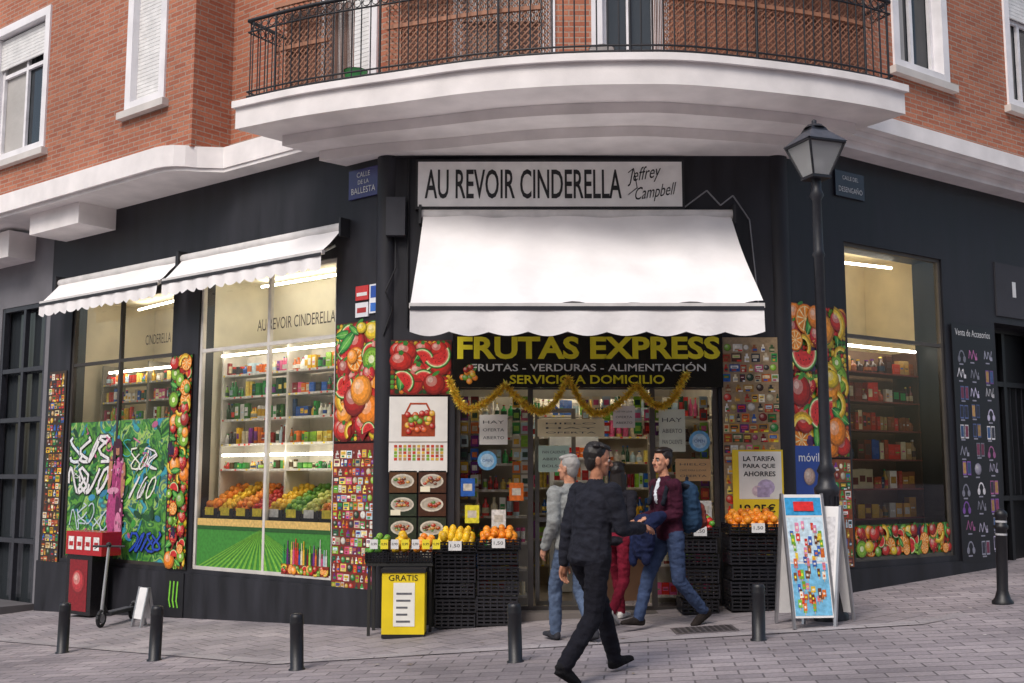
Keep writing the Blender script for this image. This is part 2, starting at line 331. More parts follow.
mb.box(-9.5,-7.95,-.4,.05,4.95,5.377,PW,'pl'); mb.box(-9,-7.4,-.5,.05,-1.2,-.42,c('5e5a5c'),'pl'); mb.obj('neighbouring_building',None,'L')
mb=MB(); ops=[(x,x+1.2,z,z+1.9) for x in range(-38,38,3) for z in (1,4.5,8,11)]
wallo(mb,-40,40,-3,14,0,.4,ops,c('c9a98a'),'pl'); mb.rect(-40,40,-3,13.9,.25,(1,1,1),'dglass'); mb.obj('opposite_building',None,M=Matrix.Translation((0,-11,0))@Matrix.Rotation(pi,4,'Z'))
# ---------------------------------------------------------------- stock
PAL=[c(k) for k in ('d8352a','e8b52c','2f9a4a','2a62b8','f2efe8','e8762a','7a2f8c','c7e0ea','94c83c','8a1f24','f5d96a','1e4f38','dd5c8c','3b3b40','efe0b8','efe9dd','c8b89a')]
GRN=[c(k) for k in ('3f7f3a','6fa84a','24502d','9cc050','e6e3d0','4d3a20','2c4f7a','c9c3a8')]
BRN=[c(k) for k in ('7a3324','9c5a33','c9a468','e0cfa0','4a2a20','b8402c','d9a03a','3f5a35','efe6d2','29394f','c0502c')]
SL=.00006
def item(mb,x,y,z,w,h,pal,kind):
    k=CH(pal); k2=CH(pal)
    if kind==0:
        d=U(.05,.09); mb.box(x,x+w,y,y+d,z,z+h,k,'g'); mb.rect(x+w*.12,x+w*.88,z+h*U(.2,.35),z+h*U(.55,.85),y-.001,k2,'p')
        if R()<.5: mb.rect(x+w*.2,x+w*.8,z+h*.42,z+h*.5,y-.002,CH(PAL),'p')
    else:
        r=w/2*.92; cx=x+w/2; cy=y+r
        if kind==1: mb.lathe(cx,cy,[(r,0),(r,h*.58),(r*.4,h*.74),(r*.36,h)],k,'g',9,z); mb.lathe(cx,cy,[(r*1.03,h*.15),(r*1.03,h*.45)],k2,'p',9,z); mb.lathe(cx,cy,[(r*.42,h*.93),(r*.42,h*1.02)],CH(PAL),'g',8,z)
        else: mb.lathe(cx,cy,[(r,0),(r,h)],k,'g',9,z); mb.lathe(cx,cy,[(r*1.03,h*.2),(r*1.03,h*.75)],k2,'p',9,z)
def shelf(mb,x0,x1,y,z,hm,pal,board=c('d8d5cf'),depth=.3,kinds=(0,1,2),wr=(.045,.1),price=True):
    mb.box(x0,x1,y-.03,y+depth,z-.02,z,board,'m')
    if price: 
        mb.rect(x0,x1,z-.026,z+.002,y-.034,dk(board,.95),'p'); x=x0+.04
        while x<x1-.06: mb.rect(x,x+.035,z-.024,z,y-.036,CH([c('f4d840'),WH,c('e04030')]),'p'); x+=U(.08,.25)
    x=x0+.01
    while x<x1-.1:
        kd=CH(kinds); w=U(*wr); h=hm*U(.5,.95); sub=[dk(CH(pal),U(.7,1.2)),dk(CH(pal),U(.7,1.2))]
        for _ in range(rnd.randint(1,3)):
            if x>x1-w: break
            item(mb,x,y+U(0,.04),z,w*.95,h*U(.96,1.02),sub,kd); x+=w
        x+=U(0,.015)
def pile(mb,x0,x1,y0,y1,z,r,cols,slope=.3,layers=2,tray=True,sz=1):
    if tray:
        for yy in (y0,y1): mb.quad([(x0,yy,z-.1+(yy-y0)*slope),(x1,yy,z-.1+(yy-y0)*slope),(x1,yy,z+.03+(yy-y0)*slope),(x0,yy,z+.03+(yy-y0)*slope)],c('2a2a2c'))
        mb.quad([(x0,y0,z-.05),(x1,y0,z-.05),(x1,y1,z-.05+(y1-y0)*slope),(x0,y1,z-.05+(y1-y0)*slope)],c('2a2a2c'))
    for l in range(layers):
        y=y0+r
        while y<y1-r*.5:
            x=x0+r+(l%2)*r
            while x<x1-r*.6:
                mb.ball(x+U(-.3,.3)*r,y+U(-.3,.3)*r,z+(y-y0)*slope+l*r*1.3+U(-.3,.3)*r,r*U(.85,1.1),dk(CH(cols),U(.75,1.15)),'fr',9,6,sz=sz); x+=2*r
            y+=2*r
OR=[c('f0861a'),c('f59a2c')]; YE=[c('f2c62e'),c('e9b820')]; RE=[c('c62a20'),c('a82018')]; GR=[c('7fae3a'),c('5c9a34')]; LG=[c('c9d06a')]
mb=MB()
for z in (2.4,2.68,2.95): shelf(mb,-6.6,-4.15,.55,z-.05,.22,PAL,c('b7b1a4'))
for x in (-6.6,-5.4,-4.2): mb.box(x,x+.03,.5,.9,.3,3.2,c('8b8578'))
mb.box(-6.6,-4.15,1.1,1.15,.3,2.4,c('6a6256')); mb.obj('product_shelf',None,'L')
mb=MB()
for z,h in ((2.86,.22),(2.56,.24),(2.26,.24),(1.93,.26)): shelf(mb,-3.46,-.88,.4,z,h,PAL if z>2.5 or z<2 else GRN+PAL[:5],c('e4e1da'))
shelf(mb,-3.46,-.88,.4,1.6,.13,GRN+PAL[:3],c('e4e1da'))
for x in (-3.45,-2.12,-.9): mb.box(x,x+.03,.36,.75,.3,3.2,c('d6d2ca'))
mb.box(-3.46,-.88,.75,.78,1.3,3.15,c('efe9dc'),'m')
mb.obj('product_shelf',None,'L')
mb=MB(); x=-3.44
for k,r in ((OR,.045),(YE,.042),(OR,.045),(RE,.04),(YE,.045),(GR,.04),(LG,.05),(OR,.045)):
    pile(mb,x,x+.31,.12,.7,1.06,r,k,.5); mb.rect(x+.06,x+.24,1.0,1.1,.108,CH([WH,c('f4e04a')]),'p'); x+=.322
mb.box(-3.46,-.88,.1,.75,.3,.96,c('30302e')); mb.obj('fruit_display',None,'L')
mb=MB()
for z in (.98,1.35,1.72,2.09,2.46,2.83): shelf(mb,1.2,3.1,.42,z,.27,BRN+PAL[:4],c('8a3c2c'),kinds=(0,0,1),wr=(.06,.16),price=False)
mb.box(1.2,3.1,.78,.8,.5,3.15,c('8b6a50')); 
for x in (1.19,3.08): mb.box(x,x+.03,.4,.8,.5,3.15,c('5a3a2a'))
mb.obj('product_shelf',None,'R')
mb=MB()
for z in (.15,.45,.75,1.05,1.35,1.65,1.95,2.2): shelf(mb,.84,1.62,.36,z,.24,PAL,c('d0c8b8'))
mb.box(.8,1.64,.72,.75,0,2.45,c('a09888'))
for z in (.15,.5,.85,1.2,1.55,1.9,2.2): shelf(mb,3.08,3.8,.4,z,.26,PAL+BRN,c('d0c8b8'))
mb.box(3.08,3.82,.76,.79,0,2.45,c('a09888'))
for z in (.3,.65,1.0,1.35,1.7,2.05,2.35): shelf(mb,.9,3.7,2.9,z,.28,PAL,c('d8d0c0'))
mb.box(.8,3.8,3.25,3.28,0,2.6,c('c8c0b0'))
mb.box(1.95,2.6,2.2,2.7,0,2.05,c('d0d4d6'),'g')
for z in (.4,.75,1.1,1.45,1.75): shelf(mb,2.0,2.55,2.16,z,.24,PAL,c('e0e4e6'))
mb.box(2.35,3.06,1.1,1.6,0,.95,c('7a5a44')); shelf(mb,2.35,3.06,1.12,.96,.3,PAL,c('a08060'))
for x in (.9,1.02,1.5,1.6,2.3,2.42,2.54,2.9,3.02,3.14,3.66):
    z=2.42
    while z>(1.3 if x<1.7 or x>3.1 else 2.0): mb.box(x-.045,x+.045,.2,.22,z-.13,z,dk(CH(PAL),U(.7,1.1)),'g'); mb.rect(x-.03,x+.03,z-.1,z-.04,.198,CH(PAL),'p'); z-=.15
mb.obj('product_shelf',None,'F')
mb=MB(); AL=c('8d8c8a')
frame(mb,.8,3.8,0,2.55,.05,.06,.08,c('6a6664'),(1.66,3.05),(),'met')
frame(mb,1.72,2.2,.02,2.3,.5,.05,.04,AL,(),(1.0,),'met')
mb.rect(.86,1.63,.02,2.5,.09,(1,1,1),'glass'); mb.rect(3.08,3.74,.02,2.5,.09,(1,1,1),'glass')
mb.box(.8,3.8,-.25,.3,-.2,.02,c('6f6864'),'pl')
for (x0,x1,z0,z1,k) in ((1.08,1.4,1.86,2.2,'e9e7e0'),(1.74,2.5,1.95,2.15,'e7d9b0'),(3.12,3.42,1.78,2.26,'d9dcc8'),(1.75,2.1,1.55,1.85,'b8d0c0'),(3.3,3.7,1.45,1.7,'c8a070'),(2.6,2.85,2.05,2.3,'e8e4e0')):
    mb.rect(x0,x1,z0,z1,.035,c(k),'t')
    for j,t in enumerate(rnd.sample(['HAY','HIELO','ABIERTO','CAFÉ PARA LLEVAR','OFERTA','BOLSAS','PAN CALIENTE'],3)): mb.text(t,(x1-x0)*.75,(z1-z0)*.1,(x0+x1)/2,z1-(z1-z0)*(.25+.26*j),.034,c('4a4a4a'))
for x,z,r in ((1.17,1.68,.11),(3.58,1.9,.12)): mb.disc(x,z,.033,r,c('6fb0dc'),'p',20); mb.disc(x,z,.032,r*.7,c('b8d4e6'),'p',20); mb.text('OPEN',r,r*.3,x,z,.031,c('2a5a9a'))
for x,z,k in ((1.0,1.1,'f2e640'),(1.3,1.05,'f2efe8'),(3.2,1.1,'f2e640'),(3.55,.8,'b02a3a'),(1.22,.8,'3a8a3a'),(3.3,.75,'d8352a'),(1.5,1.35,'e8762a'),(.95,1.4,'2a62b8'),(3.62,1.15,'e8e4dc')): mb.rect(x-.08,x+.08,z-.12,z+.08,.0325,c(k),'p'); mb.rect(x-.05,x+.05,z-.06,z+.02,.0315,c('d8d0c0'),'p')
mb.obj('shop_doors',None,'F')
# ---------------------------------------------------------------- posters
def SD(mb,x,z,y,r,k,q=1,n=14):
    lt=mixc(k,(1,.95,.8),.45)
    for i,(f,o,kk) in enumerate(((1,0,dk(k,.42)),(.9,.05,dk(k,.72)),(.76,.13,k),(.5,.24,mixc(k,lt,.45)),(.24,.33,lt))): mb.disc(x-r*o,z+r*o,y-i*SL,r*f,kk,n=n,rz=r*f*q)
def fruitd(mb,x,z,y,r,k):
    P='p'; D=mb.disc; rot=U(0,6.28); s=SL
    if k==0: SD(mb,x,z,y,r,CH(OR))
    elif k==1:
        D(x,z,y,r,c('c8640c'),n=18); D(x,z,y-s,r*.93,c('f0901c'),n=18); D(x,z,y-2*s,r*.84,c('f6dca0'),n=18)
        for i in range(9): a=rot+i*2*pi/9; D(x+.05*r*math.cos(a+.3),z+.05*r*math.sin(a+.3),y-3*s,r*.74,dk(c('f08a1a'),U(.85,1.1)),n=3,a0=a+.05,a1=a+.62)
    elif k==2: 
        for i,(f,kk) in enumerate(((1,'5a3a1a'),(.93,'6a9a28'),(.7,'8cbc3c'),(.32,'e2e8b8'))): D(x,z,y-i*s,r*f,c(kk),n=16)
        for i in range(12): a=i*pi/6; D(x+r*.45*math.cos(a),z+r*.45*math.sin(a),y-4*s,r*.05,c('201a10'),n=4)
    elif k==3: 
        for q,(f,kk) in enumerate(((1,'1f4a22'),(.94,'5a9a3a'),(.88,'d8e8b0'),(.8,'e86a5a'),(.7,'d42e2c'))): D(x,z,y-q*s,r*f*1.2,c(kk),rot=rot,a0=0,a1=pi)
        for i in range(6): a=.35+i*.48; rr=r*U(.4,.7); D(x+rr*math.cos(a+rot),z+rr*math.sin(a+rot),y-5*s,r*.05,c('201010'),n=5)
    elif k==4: SD(mb,x,z,y,r,CH(RE)); D(x+r*.15,z+r*.9,y-6*s,r*.4,c('3f8a34'),rz=r*.15,rot=.6)
    elif k==5:
        SD(mb,x,z+r*.15,y,r*.8,c('c8202a'),.95); mb.quad([(x-r*.6,y-.5*s,z-r*.2),(x+r*.6,y-.5*s,z-r*.2),(x,y-.5*s,z-r)],c('8a1018'),P)
        for a in (-.6,0,.6,1.3,-1.3): D(x+math.sin(a)*r*.3,z+r*.8,y-6*s-a*s*.1,r*.3,c('3f8a2a'),rz=r*.09,rot=1.57-a)
        for i in range(12): D(x+U(-.5,.5)*r,z+U(-.5,.5)*r,y-5.5*s,r*.05,c('f6d060'),n=4)
    elif k==6:
        kk=CH([c('5c2a66'),c('8fbf4a'),c('3a1f4a')])
        for i in range(12): D(x+U(-.6,.6)*r,z+U(-.8,.7)*r,y-i*s*.3,r*.28,dk(kk,.6),n=8); D(x+U(-.6,.6)*r,z+U(-.8,.7)*r,y-i*s*.3-s*.1,r*.2,dk(kk,U(.9,1.6)),n=8)
    elif k==7: 
        for q,kk in enumerate(('b8901a','f0c42c','f8dc70')): mb.rib([(x+r*1.1*math.cos(a+rot)*(1-.1*q),z+r*1.1*math.sin(a+rot)*(1-.1*q)) for a in np.linspace(.3,2.4,8)],r*(.42-.13*q),y-q*s*2,c(kk))
    elif k==8: 
        for q,(f,kk) in enumerate(((1,'1c5a24'),(.85,'2f8a3a'),(.6,'63b04a'))): D(x,z,y-q*s,r*f,c(kk),rz=r*.42*f,rot=rot,n=10)
        mb.rib([(x-r*math.cos(rot),z-r*math.sin(rot)),(x+r*math.cos(rot),z+r*math.sin(rot))],r*.05,y-4*s,c('a8d080'))
    elif k==9: SD(mb,x,z,y,r,c('e8c82a'),.8)
    elif k==10: SD(mb,x,z,y,r,c('6fa832'))
    else: SD(mb,x,z,y,r,c('c8281e'),.85); D(x,z+r*.7,y-6*s,r*.25,c('2f7a2a'),n=5)
ALLF=(0,1,1,2,3,3,4,5,5,6,7,8,8,9,10,11)
def fruits(mb,x0,x1,z0,z1,y,bg,n,r0,r1,kinds=ALLF):
    mb.box(x0,x1,y,y+.012,z0,z1,bg,'p'); yy=y-.0004
    # small fruit and leaves fill the sheet to its edges, big ones on top
    g=.052 if (x1-x0)<1.2 else .06; nx=int((x1-x0-.02)/g); nz=int((z1-z0-.02)/g)
    for i in range(nx):
        for j in range(nz):
            x=x0+.01+(i+.5)*(x1-x0-.02)/nx; z=z0+.01+(j+.5)*(z1-z0-.02)/nz; rr=g*.52; o=((i*3+j*7)%5)*SL*.2
            k=dk(c(CH(['c8281e','d8762a','2f7a2a','4a8a2a','d8b02a','8a1a1a','5a9a3a','1c4a20','b84a20'])),U(.5,1))
            mb.disc(x,z,yy-o,rr,k,n=7,rot=U(0,3)); mb.disc(x-rr*.2,z+rr*.2,yy-o-SL*1.5,rr*.5,dk(k,1.5),n=6)
    yy-=SL*4
    g=math.sqrt((x1-x0)*(z1-z0)/n)
    pts=[(x0+(i+.5)*g,z0+(j+.5)*g) for i in range(int((x1-x0)/g)+1) for j in range(int((z1-z0)/g)+1)]; rnd.shuffle(pts)
    for (px,pz) in pts:
        r=U(r0,r1); r=min(r,(x1-x0)/2.6); kd=CH(kinds); q=1.22 if kd in (3,7) else 1.0
        x=min(max(px+U(-.4,.4)*g,x0+r*q),x1-r*q); z=min(max(pz+U(-.4,.4)*g,z0+r*q),z1-r*q)
        fruitd(mb,x,z,yy,r,kd); yy-=SL*7
    return yy
def prods(mb,x0,x1,z0,z1,y,bg,gw,gh,pal=PAL,text=True):
    mb.box(x0,x1,y,y+.012,z0,z1,bg,'p'); z=z0+.01
    J=lambda: dk(CH(pal),U(.6,1.15))
    while z<z1-gh*.9:
        x=x0+.008; h=gh*U(.8,.98)
        while x<x1-gw*.6:
            w=min(gw*U(.6,1.3),x1-x-.008); k=J(); t=R(); zz=z+U(0,.1)*gh
            if t<.2: SD(mb,x+w/2,zz+h/2,y-.001,min(w,h)*.46,k,1,10)
            elif t<.5: mb.rect(x+w*.25,x+w*.75,zz,zz+h*.6,y-.001,k,'p'); mb.rect(x+w*.38,x+w*.62,zz+h*.6,zz+h*.9,y-.001,k,'p'); mb.rect(x+w*.25,x+w*.75,zz+h*.15,zz+h*.4,y-.0014,J(),'p'); mb.rect(x+w*.27,x+w*.35,zz+.005,zz+h*.6,y-.0016,dk(k,1.6),'p')
            else: mb.rect(x,x+w*.94,zz,zz+h*.9,y-.001,k,'p'); mb.rect(x+w*.1,x+w*.8,zz+h*.4,zz+h*.75,y-.0014,J(),'p'); mb.rect(x+w*.2,x+w*.6,zz+h*.1,zz+h*.3,y-.0014,J(),'p'); mb.rect(x+w*.2,x+w*.7,zz+h*.5,zz+h*.58,y-.0016,J(),'p')
            if R()<.3: mb.rect(x+w*.5,x+w*.92,zz+h*.02,zz+h*.2,y-.0019,CH([c('f6e23a'),WH,c('e03028')]),'p')
            x+=w
        z+=gh
mb=MB(); prods(mb,-7.2,-6.72,-.35,3.1,-.02,c('3a2a20'),.1,.11,BRN+PAL[:4]); mb.obj('product_poster',None,'L')
mb=MB(); fruits(mb,-4.05,-3.58,.28,3.14,-.02,c('1c120e'),62,.06,.12); mb.obj('fruit_poster',None,'L')
mb=MB(); mb.box(-3.98,-3.58,-.045,-.033,-.33,.24,BLK,'p')
for i in range(3): mb.rib([(-3.86+i*.08,.12),(-3.88+i*.08,-.12),(-3.85+i*.08,-.2)],.03,-.05,c('7ac83a'))
mb.obj('energy_drink_poster',None,'L')
mb=MB(); fruits(mb,-.8,-.03,1.9,3.3,-.02,c('4a120e'),56,.08,.19,(0,1,4,5,11,3,7,8,2,0,4,9)); mb.obj('fruit_poster',None,'L')
mb=MB(); prods(mb,-.8,-.03,.1,1.88,-.02,c('7a2a20'),.085,.1); mb.obj('product_poster',None,'L')
mb=MB(); mb.rect(-6.64,-4.12,.33,2.3,.045,(1,1,1),'mural')
for i in range(150):
    x=U(-6.5,-4.25);z=U(.42,2.22); mb.disc(x,z,.0445-i*SL,U(.03,.12),dk(c(CH(['3f9a3a','7fc83a','2a6a3a','1a4a2a','22523a','5aa04a','c86a90','3a8ab0'])),U(.6,1.2)),rz=U(.01,.05),rot=U(0,3))
y=.0345
def glyph(x,z,s,k,w_,ol=True):
    # one spray-painted letter form: looped strokes, dark outline under the fill
    global y
    ph=U(0,6.28); f1=CH([1,2,3]); f2=CH([1,2]); pp=[(x+s*.5*math.sin(f1*t+ph)*U(.85,1.1),z+s*.62*math.cos(f2*t+ph*.5)) for t in np.linspace(0,U(3.5,5.5),11)]
    if ol: mb.rib(pp,w_*1.7,y,c('0e1216')); y-=.00014
    mb.rib(pp,w_,y,k); y-=.00014
for i in range(8): glyph(-6.45+(i%4)*.25,1.9-(i//4)*.45,.3,CH([WH,WH,c('dfe6ea')]),.045)
for i in range(5): glyph(-6.4+i*.2,.9+U(-.1,.1),.24,CH([WH,c('c0d0d8')]),.022,False)
for i in range(5): glyph(-4.85+i*.13,.62+U(-.03,.03),.2,c('2a50b8'),.03)
for i in range(6): glyph(-4.9+(i%3)*.2,1.75-(i//3)*.4,.24,CH([WH,c('a8d8e0'),c('e8ecd8')]),.024,i%2==0)
for i in range(10): glyph(U(-6.4,-4.4),U(.6,2.1),U(.12,.22),CH([WH,c('101020'),c('d84a90'),c('3ab0c8')]),.01,False)
y=.024
for x,z,a,b2,k in ((-5.35,1.0,.2,.42,'8a2a60'),(-5.42,1.05,.13,.36,'c04a88'),(-5.26,.95,.07,.3,'6a1a4a'),(-5.3,1.5,.15,.28,'b03a78'),(-5.5,1.55,.05,.25,'c98a6a'),(-5.17,1.45,.05,.26,'c98a6a'),(-5.33,1.62,.1,.1,'d86aa0'),(-5.33,1.9,.075,.1,'c98a6a'),(-5.33,1.97,.09,.07,'4a1a34'),(-5.41,1.85,.04,.16,'4a1a34'),(-5.25,1.85,.04,.16,'4a1a34'),(-5.25,.8,.09,.2,'e890b8'),(-5.4,1.3,.14,.05,'e8a0c0'),(-5.28,.62,.15,.07,'a83a70')):
    mb.disc(x,z,y,a,dk(c(k),.8),rz=b2,n=16,rot=U(-.15,.15)); y-=.0002
for i in range(40): mb.disc(U(-5.55,-5.12),U(.6,1.8),y-i*SL,U(.01,.03),dk(c(CH(['d86aa0','8a2a60','e8b0c8','4a1a34'])),U(.7,1.1)),rz=U(.01,.05),n=7)
mb.obj('graffiti_mural',None,'L')
mb=MB(); mb.box(-3.44,-.9,.042,.05,.33,.96,c('3f8a34'),'p'); mb.rect(-3.44,-.9,.86,.96,.04,c('d9b46a'),'p'); mb.rect(-3.44,-.9,.82,.87,.039,c('2a5a28'),'p')
for i in range(22): a=-3.44+i*2.54/22; mb.quad([(a,.038,.33),(a+.055,.038,.33),(-2.17,.038,.84)],dk(c('7ab83e'),U(.8,1.15)),'p')
for i in range(22): 
    x=-1.72+i*.036; h=U(.18,.36); k=dk(CH(PAL),U(.6,1)); mb.box(x,x+.03,.03,.036,.4,.4+h*.7,k,'p'); mb.box(x+.01,x+.02,.03,.036,.4+h*.7,.4+h,k,'p')
fruits(mb,-1.74,-.9,.33,.45,.028,c('8a2a1a'),24,.03,.05); mb.obj('field_poster',None,'L')
mb=MB(); mb.text('AU REVOIR CINDERELLA',1.45,.15,-1.62,3.42,.052,c('4a4642')); mb.obj('window_lettering',None,'L')
mb=MB(); mb.text('CINDERELLA',.6,.14,-4.5,3.42,.052,c('4a4642')); mb.obj('window_lettering',None,'L')
mb=MB(); fruits(mb,.05,.76,2.42,3.05,-.02,c('5a2018'),20,.09,.14,(3,3,11,4,8,8,11)); mb.obj('fruit_poster',None,'F')
mb=MB(); mb.box(.06,.72,-.035,-.02,1.55,2.4,c('efece6'),'t')
mb.rect(.2,.58,1.95,2.2,-.037,c('a84420'),'p'); mb.rib([(.24,2.2),(.3,2.32),(.48,2.32),(.54,2.2)],.02,-.037,c('b84a24'))
y=-.038
for i in range(24): SD(mb,U(.23,.55),U(1.98,2.22),y,.035,c(CH(['e8632a','f0b83a','c8281e','7fb03a'])),1,9); y-=SL*6
for i in range(11):
    x=.12+i*.052
    for j in range(5): mb.rect(x,x+.035,1.68+j*.036,1.71+j*.036,-.037,dk(c(CH(['e8c04a','8ab83a','d8452a','c89868'])),U(.7,1.1)),'p')
mb.rect(.06,.72,1.88,1.895,-.0375,c('b8b0a8'),'t'); mb.obj('menu_poster',None,'F')
mb=MB(); y=-.037
for i in range(2):
    for j in range(4):
        x=.07+i*.33; z=1.32-j*.26; mb.box(x,x+.31,-.035,-.02,z,z+.245,dk(c(CH(['2b2624','4a2a1a','5a3a20','303a2a'])),1),'p'); mb.disc(x+.15,z+.13,y,.13,c('d8d0c0'),rz=.08,n=18); mb.disc(x+.15,z+.13,y-.0001,.11,c('b8b0a0'),rz=.062,n=18); yy=y-.0003
        for q in range(14): SD(mb,x+U(.07,.23),z+U(.1,.17),yy,U(.015,.03),c(CH(['b8501a','d8a04a','7a3a20','5f8a3a','c83a24'])),.7,8); yy-=SL*5
        if (i+j)%2: mb.rect(x+.02,x+.13,z+.01,z+.07,-.046,c('f2ead0'),'t')
mb.obj('menu_poster',None,'F')
mb=MB(); prods(mb,3.84,4.5,.6,3.08,-.02,c('a08868'),.1,.115,BRN+PAL); mb.obj('product_poster',None,'F')
mb=MB(); mb.box(3.93,4.5,-.05,-.035,1.02,1.8,c('f3d32e'),'t'); mb.rect(4.0,4.48,1.25,1.78,-.052,c('efece4'),'t')
for i,t in enumerate(('LA TARIFA','PARA QUE','AHORRES')): mb.text(t,.36,.055,4.23,1.7-i*.085,-.054,BLK,bold=.02)
mb.disc(4.3,1.38,-.054,.1,c('c8b8d8'),rz=.09); mb.disc(4.2,1.34,-.0545,.06,c('e8d0d8')); mb.rect(4.2,4.34,1.27,1.38,-.055,c('b8a8c8'),'p'); mb.text('19,95€',.4,.11,4.2,1.14,-.054,BLK,bold=.02); mb.obj('advertising_poster',None,'F')
mb=MB(); fruits(mb,.04,1.1,1.72,3.5,-.02,c('4a1412'),60,.09,.2,(0,1,2,3,4,5,6,7,9,11,8,7)); mb.obj('fruit_poster',None,'R')
mb=MB(); prods(mb,.04,1.1,.45,1.7,-.02,c('8a4620'),.1,.11); mb.box(.1,.55,-.045,-.033,1.25,1.85,c('2a4a9a'),'t'); mb.text('móvil',.35,.1,.33,1.72,-.048,WH); SD(mb,.33,1.5,-.048,.1,c('c8a898')); mb.obj('product_poster',None,'R')
mb=MB(); fruits(mb,1.2,3.1,.54,.92,.045,c('2a5a1e'),60,.06,.11); mb.obj('fruit_poster',None,'R')
mb=MB(); mb.box(3.25,4.2,-.032,-.02,.4,3.5,c('14141c'),'t'); mb.text('Venta de Accesorios',.8,.09,3.72,3.4,-.035,WH)
for j in range(11):
    for i in range(3):
        x=3.42+i*.3+U(-.04,.04); z=.6+j*.25+U(-.03,.03); k=dk(c(CH(['e8e4e8','c8c0d8','8a5ab0','b86aa0','8a8a98','e8e4e8','5a6a9a','a0a0b0'])),U(.6,1.1)); t=R(); q=-.034
        if t<.25:
            mb.rib([(x-.06+.06*(1-math.cos(a)),z-.02+.09*math.sin(a)) for a in np.linspace(0,pi,8)],.02,q,k); mb.disc(x-.06,z-.04,q-.001,.032,k,rz=.045); mb.disc(x+.06,z-.04,q-.001,.032,k,rz=.045)
        elif t<.55:
            for d_ in (-.07,.03): mb.rect(x+d_,x+d_+.08,z-.09,z+.09,q,k,'p'); mb.rect(x+d_+.008,x+d_+.072,z-.07,z+.075,q-.0005,dk(c(CH(['3a5a8a','8a3a5a','2a2a3a','c89a5a'])),U(.6,1.2)),'p')
        elif t<.75: SD(mb,x,z,q,.08,k); 
        else:
            p=[(x-.09,z-.05)]
            for g in range(8): p.append((p[-1][0]+.022,z+.06*math.sin(g*1.7+i)))
            mb.rib(p,.014,q,k); mb.rect(x+.05,x+.1,z-.07,z-.02,q-.001,k,'p')
        mb.rect(x-.06,x+.03,z-.118,z-.1,q,c('9a98a8'),'t')
mb.obj('accessories_poster',None,'R')
# ---------------------------------------------------------------- signs
mb=MB(); mb.box(.36,3.42,-.07,-.0,4.6,5.13,c('f2f0ee'),'t'); mb.box(.33,3.45,-.06,-.001,4.57,5.16,c('2a2a2e'),'m')
mb.text('AU REVOIR CINDERELLA',2.28,.35,1.58,4.865,-.074,c('222226'),bold=.012)
mb.text('Jeffrey',.42,.2,2.98,4.97,-.074,BLK,shear=.6,rot=.18); mb.text('Campbell',.5,.19,3.12,4.76,-.074,BLK,shear=.6,rot=.15)
mb.rib([(2.8,4.74),(2.9,4.82),(2.86,5.05),(2.8,5.0)],.01,-.075,BLK); mb.obj('shop_banner',None,'F')
mb=MB(); mb.box(.78,3.84,-.1,-.0,2.5,3.12,c('141412'),'g')
Yk=c('f2e22a'); mb.text('FRUTAS EXPRESS',2.98,.26,2.32,2.95,-.105,Yk,bold=.035); mb.text('FRUTAS - VERDURAS - ALIMENTACIÓN',2.65,.105,2.32,2.735,-.105,c('e8e8e0'),bold=.01); mb.text('SERVICIO A DOMICILIO',1.75,.1,2.3,2.59,-.105,Yk,bold=.02)
y=-.104
for i in range(16): fruitd(mb,.93+U(-.08,.12),2.66+U(-.1,.08),y,.035,CH((0,4,8,9,10))); y-=SL*7
mb.obj('shop_sign',None,'F')
mb=MB(); mb.box(-.62,-.12,-.03,0,4.78,5.13,c('34306e'),'g'); mb.text('CALLE',.22,.06,-.37,5.06,-.034,WH); mb.text('DE LA',.18,.05,-.37,4.97,-.034,WH); mb.text('BALLESTA',.4,.075,-.37,4.87,-.034,WH); mb.obj('street_sign',None,'L')
mb=MB(); mb.box(1.0,1.55,-.03,0,4.9,5.22,c('2a2a38'),'g'); mb.text('CALLE DEL',.3,.05,1.28,5.14,-.034,WH); mb.text('DESENGAÑO',.45,.08,1.28,5.0,-.034,WH); mb.obj('street_sign',None,'R')
mb=MB(); mb.box(-.48,-.27,-.02,0,3.55,3.72,c('c83030'),'g'); mb.rect(-.46,-.29,3.6,3.64,-.022,WH); mb.box(-.25,-.0,-.02,0,3.38,3.72,c('e8e8ec'),'g'); mb.rect(-.23,-.02,3.56,3.7,-.022,c('2a52a8')); mb.box(-.48,-.27,-.02,0,3.35,3.52,c('e4e4e8'),'g'); mb.rect(-.45,-.3,3.4,3.46,-.022,c('b03030')); mb.rect(-.23,-.02,3.4,3.5,-.022,c('3a72c8')); mb.obj('security_sign',None,'L')
mb=MB(); mb.box(.0,.22,-.12,0,4.25,4.7,c('33343c'))
def cable(p,r=.008,k=BLK):
    for a,b2 in zip(p,p[1:]): mb.cyl(a,b2,r,r,k,'m',5,False)
cable([(.1,-.03,4.25),(.12,-.05,3.9),(.0,-.08,3.6),(.08,-.06,3.4),(-.02,-.05,3.1)]); cable([(3.45,-.03,4.6),(3.7,-.1,4.78),(3.85,-.12,4.6),(4.0,-.1,4.72),(4.2,-.03,4.45),(4.3,-.03,3.2)],.009,c('8a8a8e')); cable([(0,-.02,5.2),(4.5,-.02,5.25)],.012); cable([(.25,-.02,3.2),(.25,-.02,5.2)],.012)
mb.obj('wall_cables',None,'F')
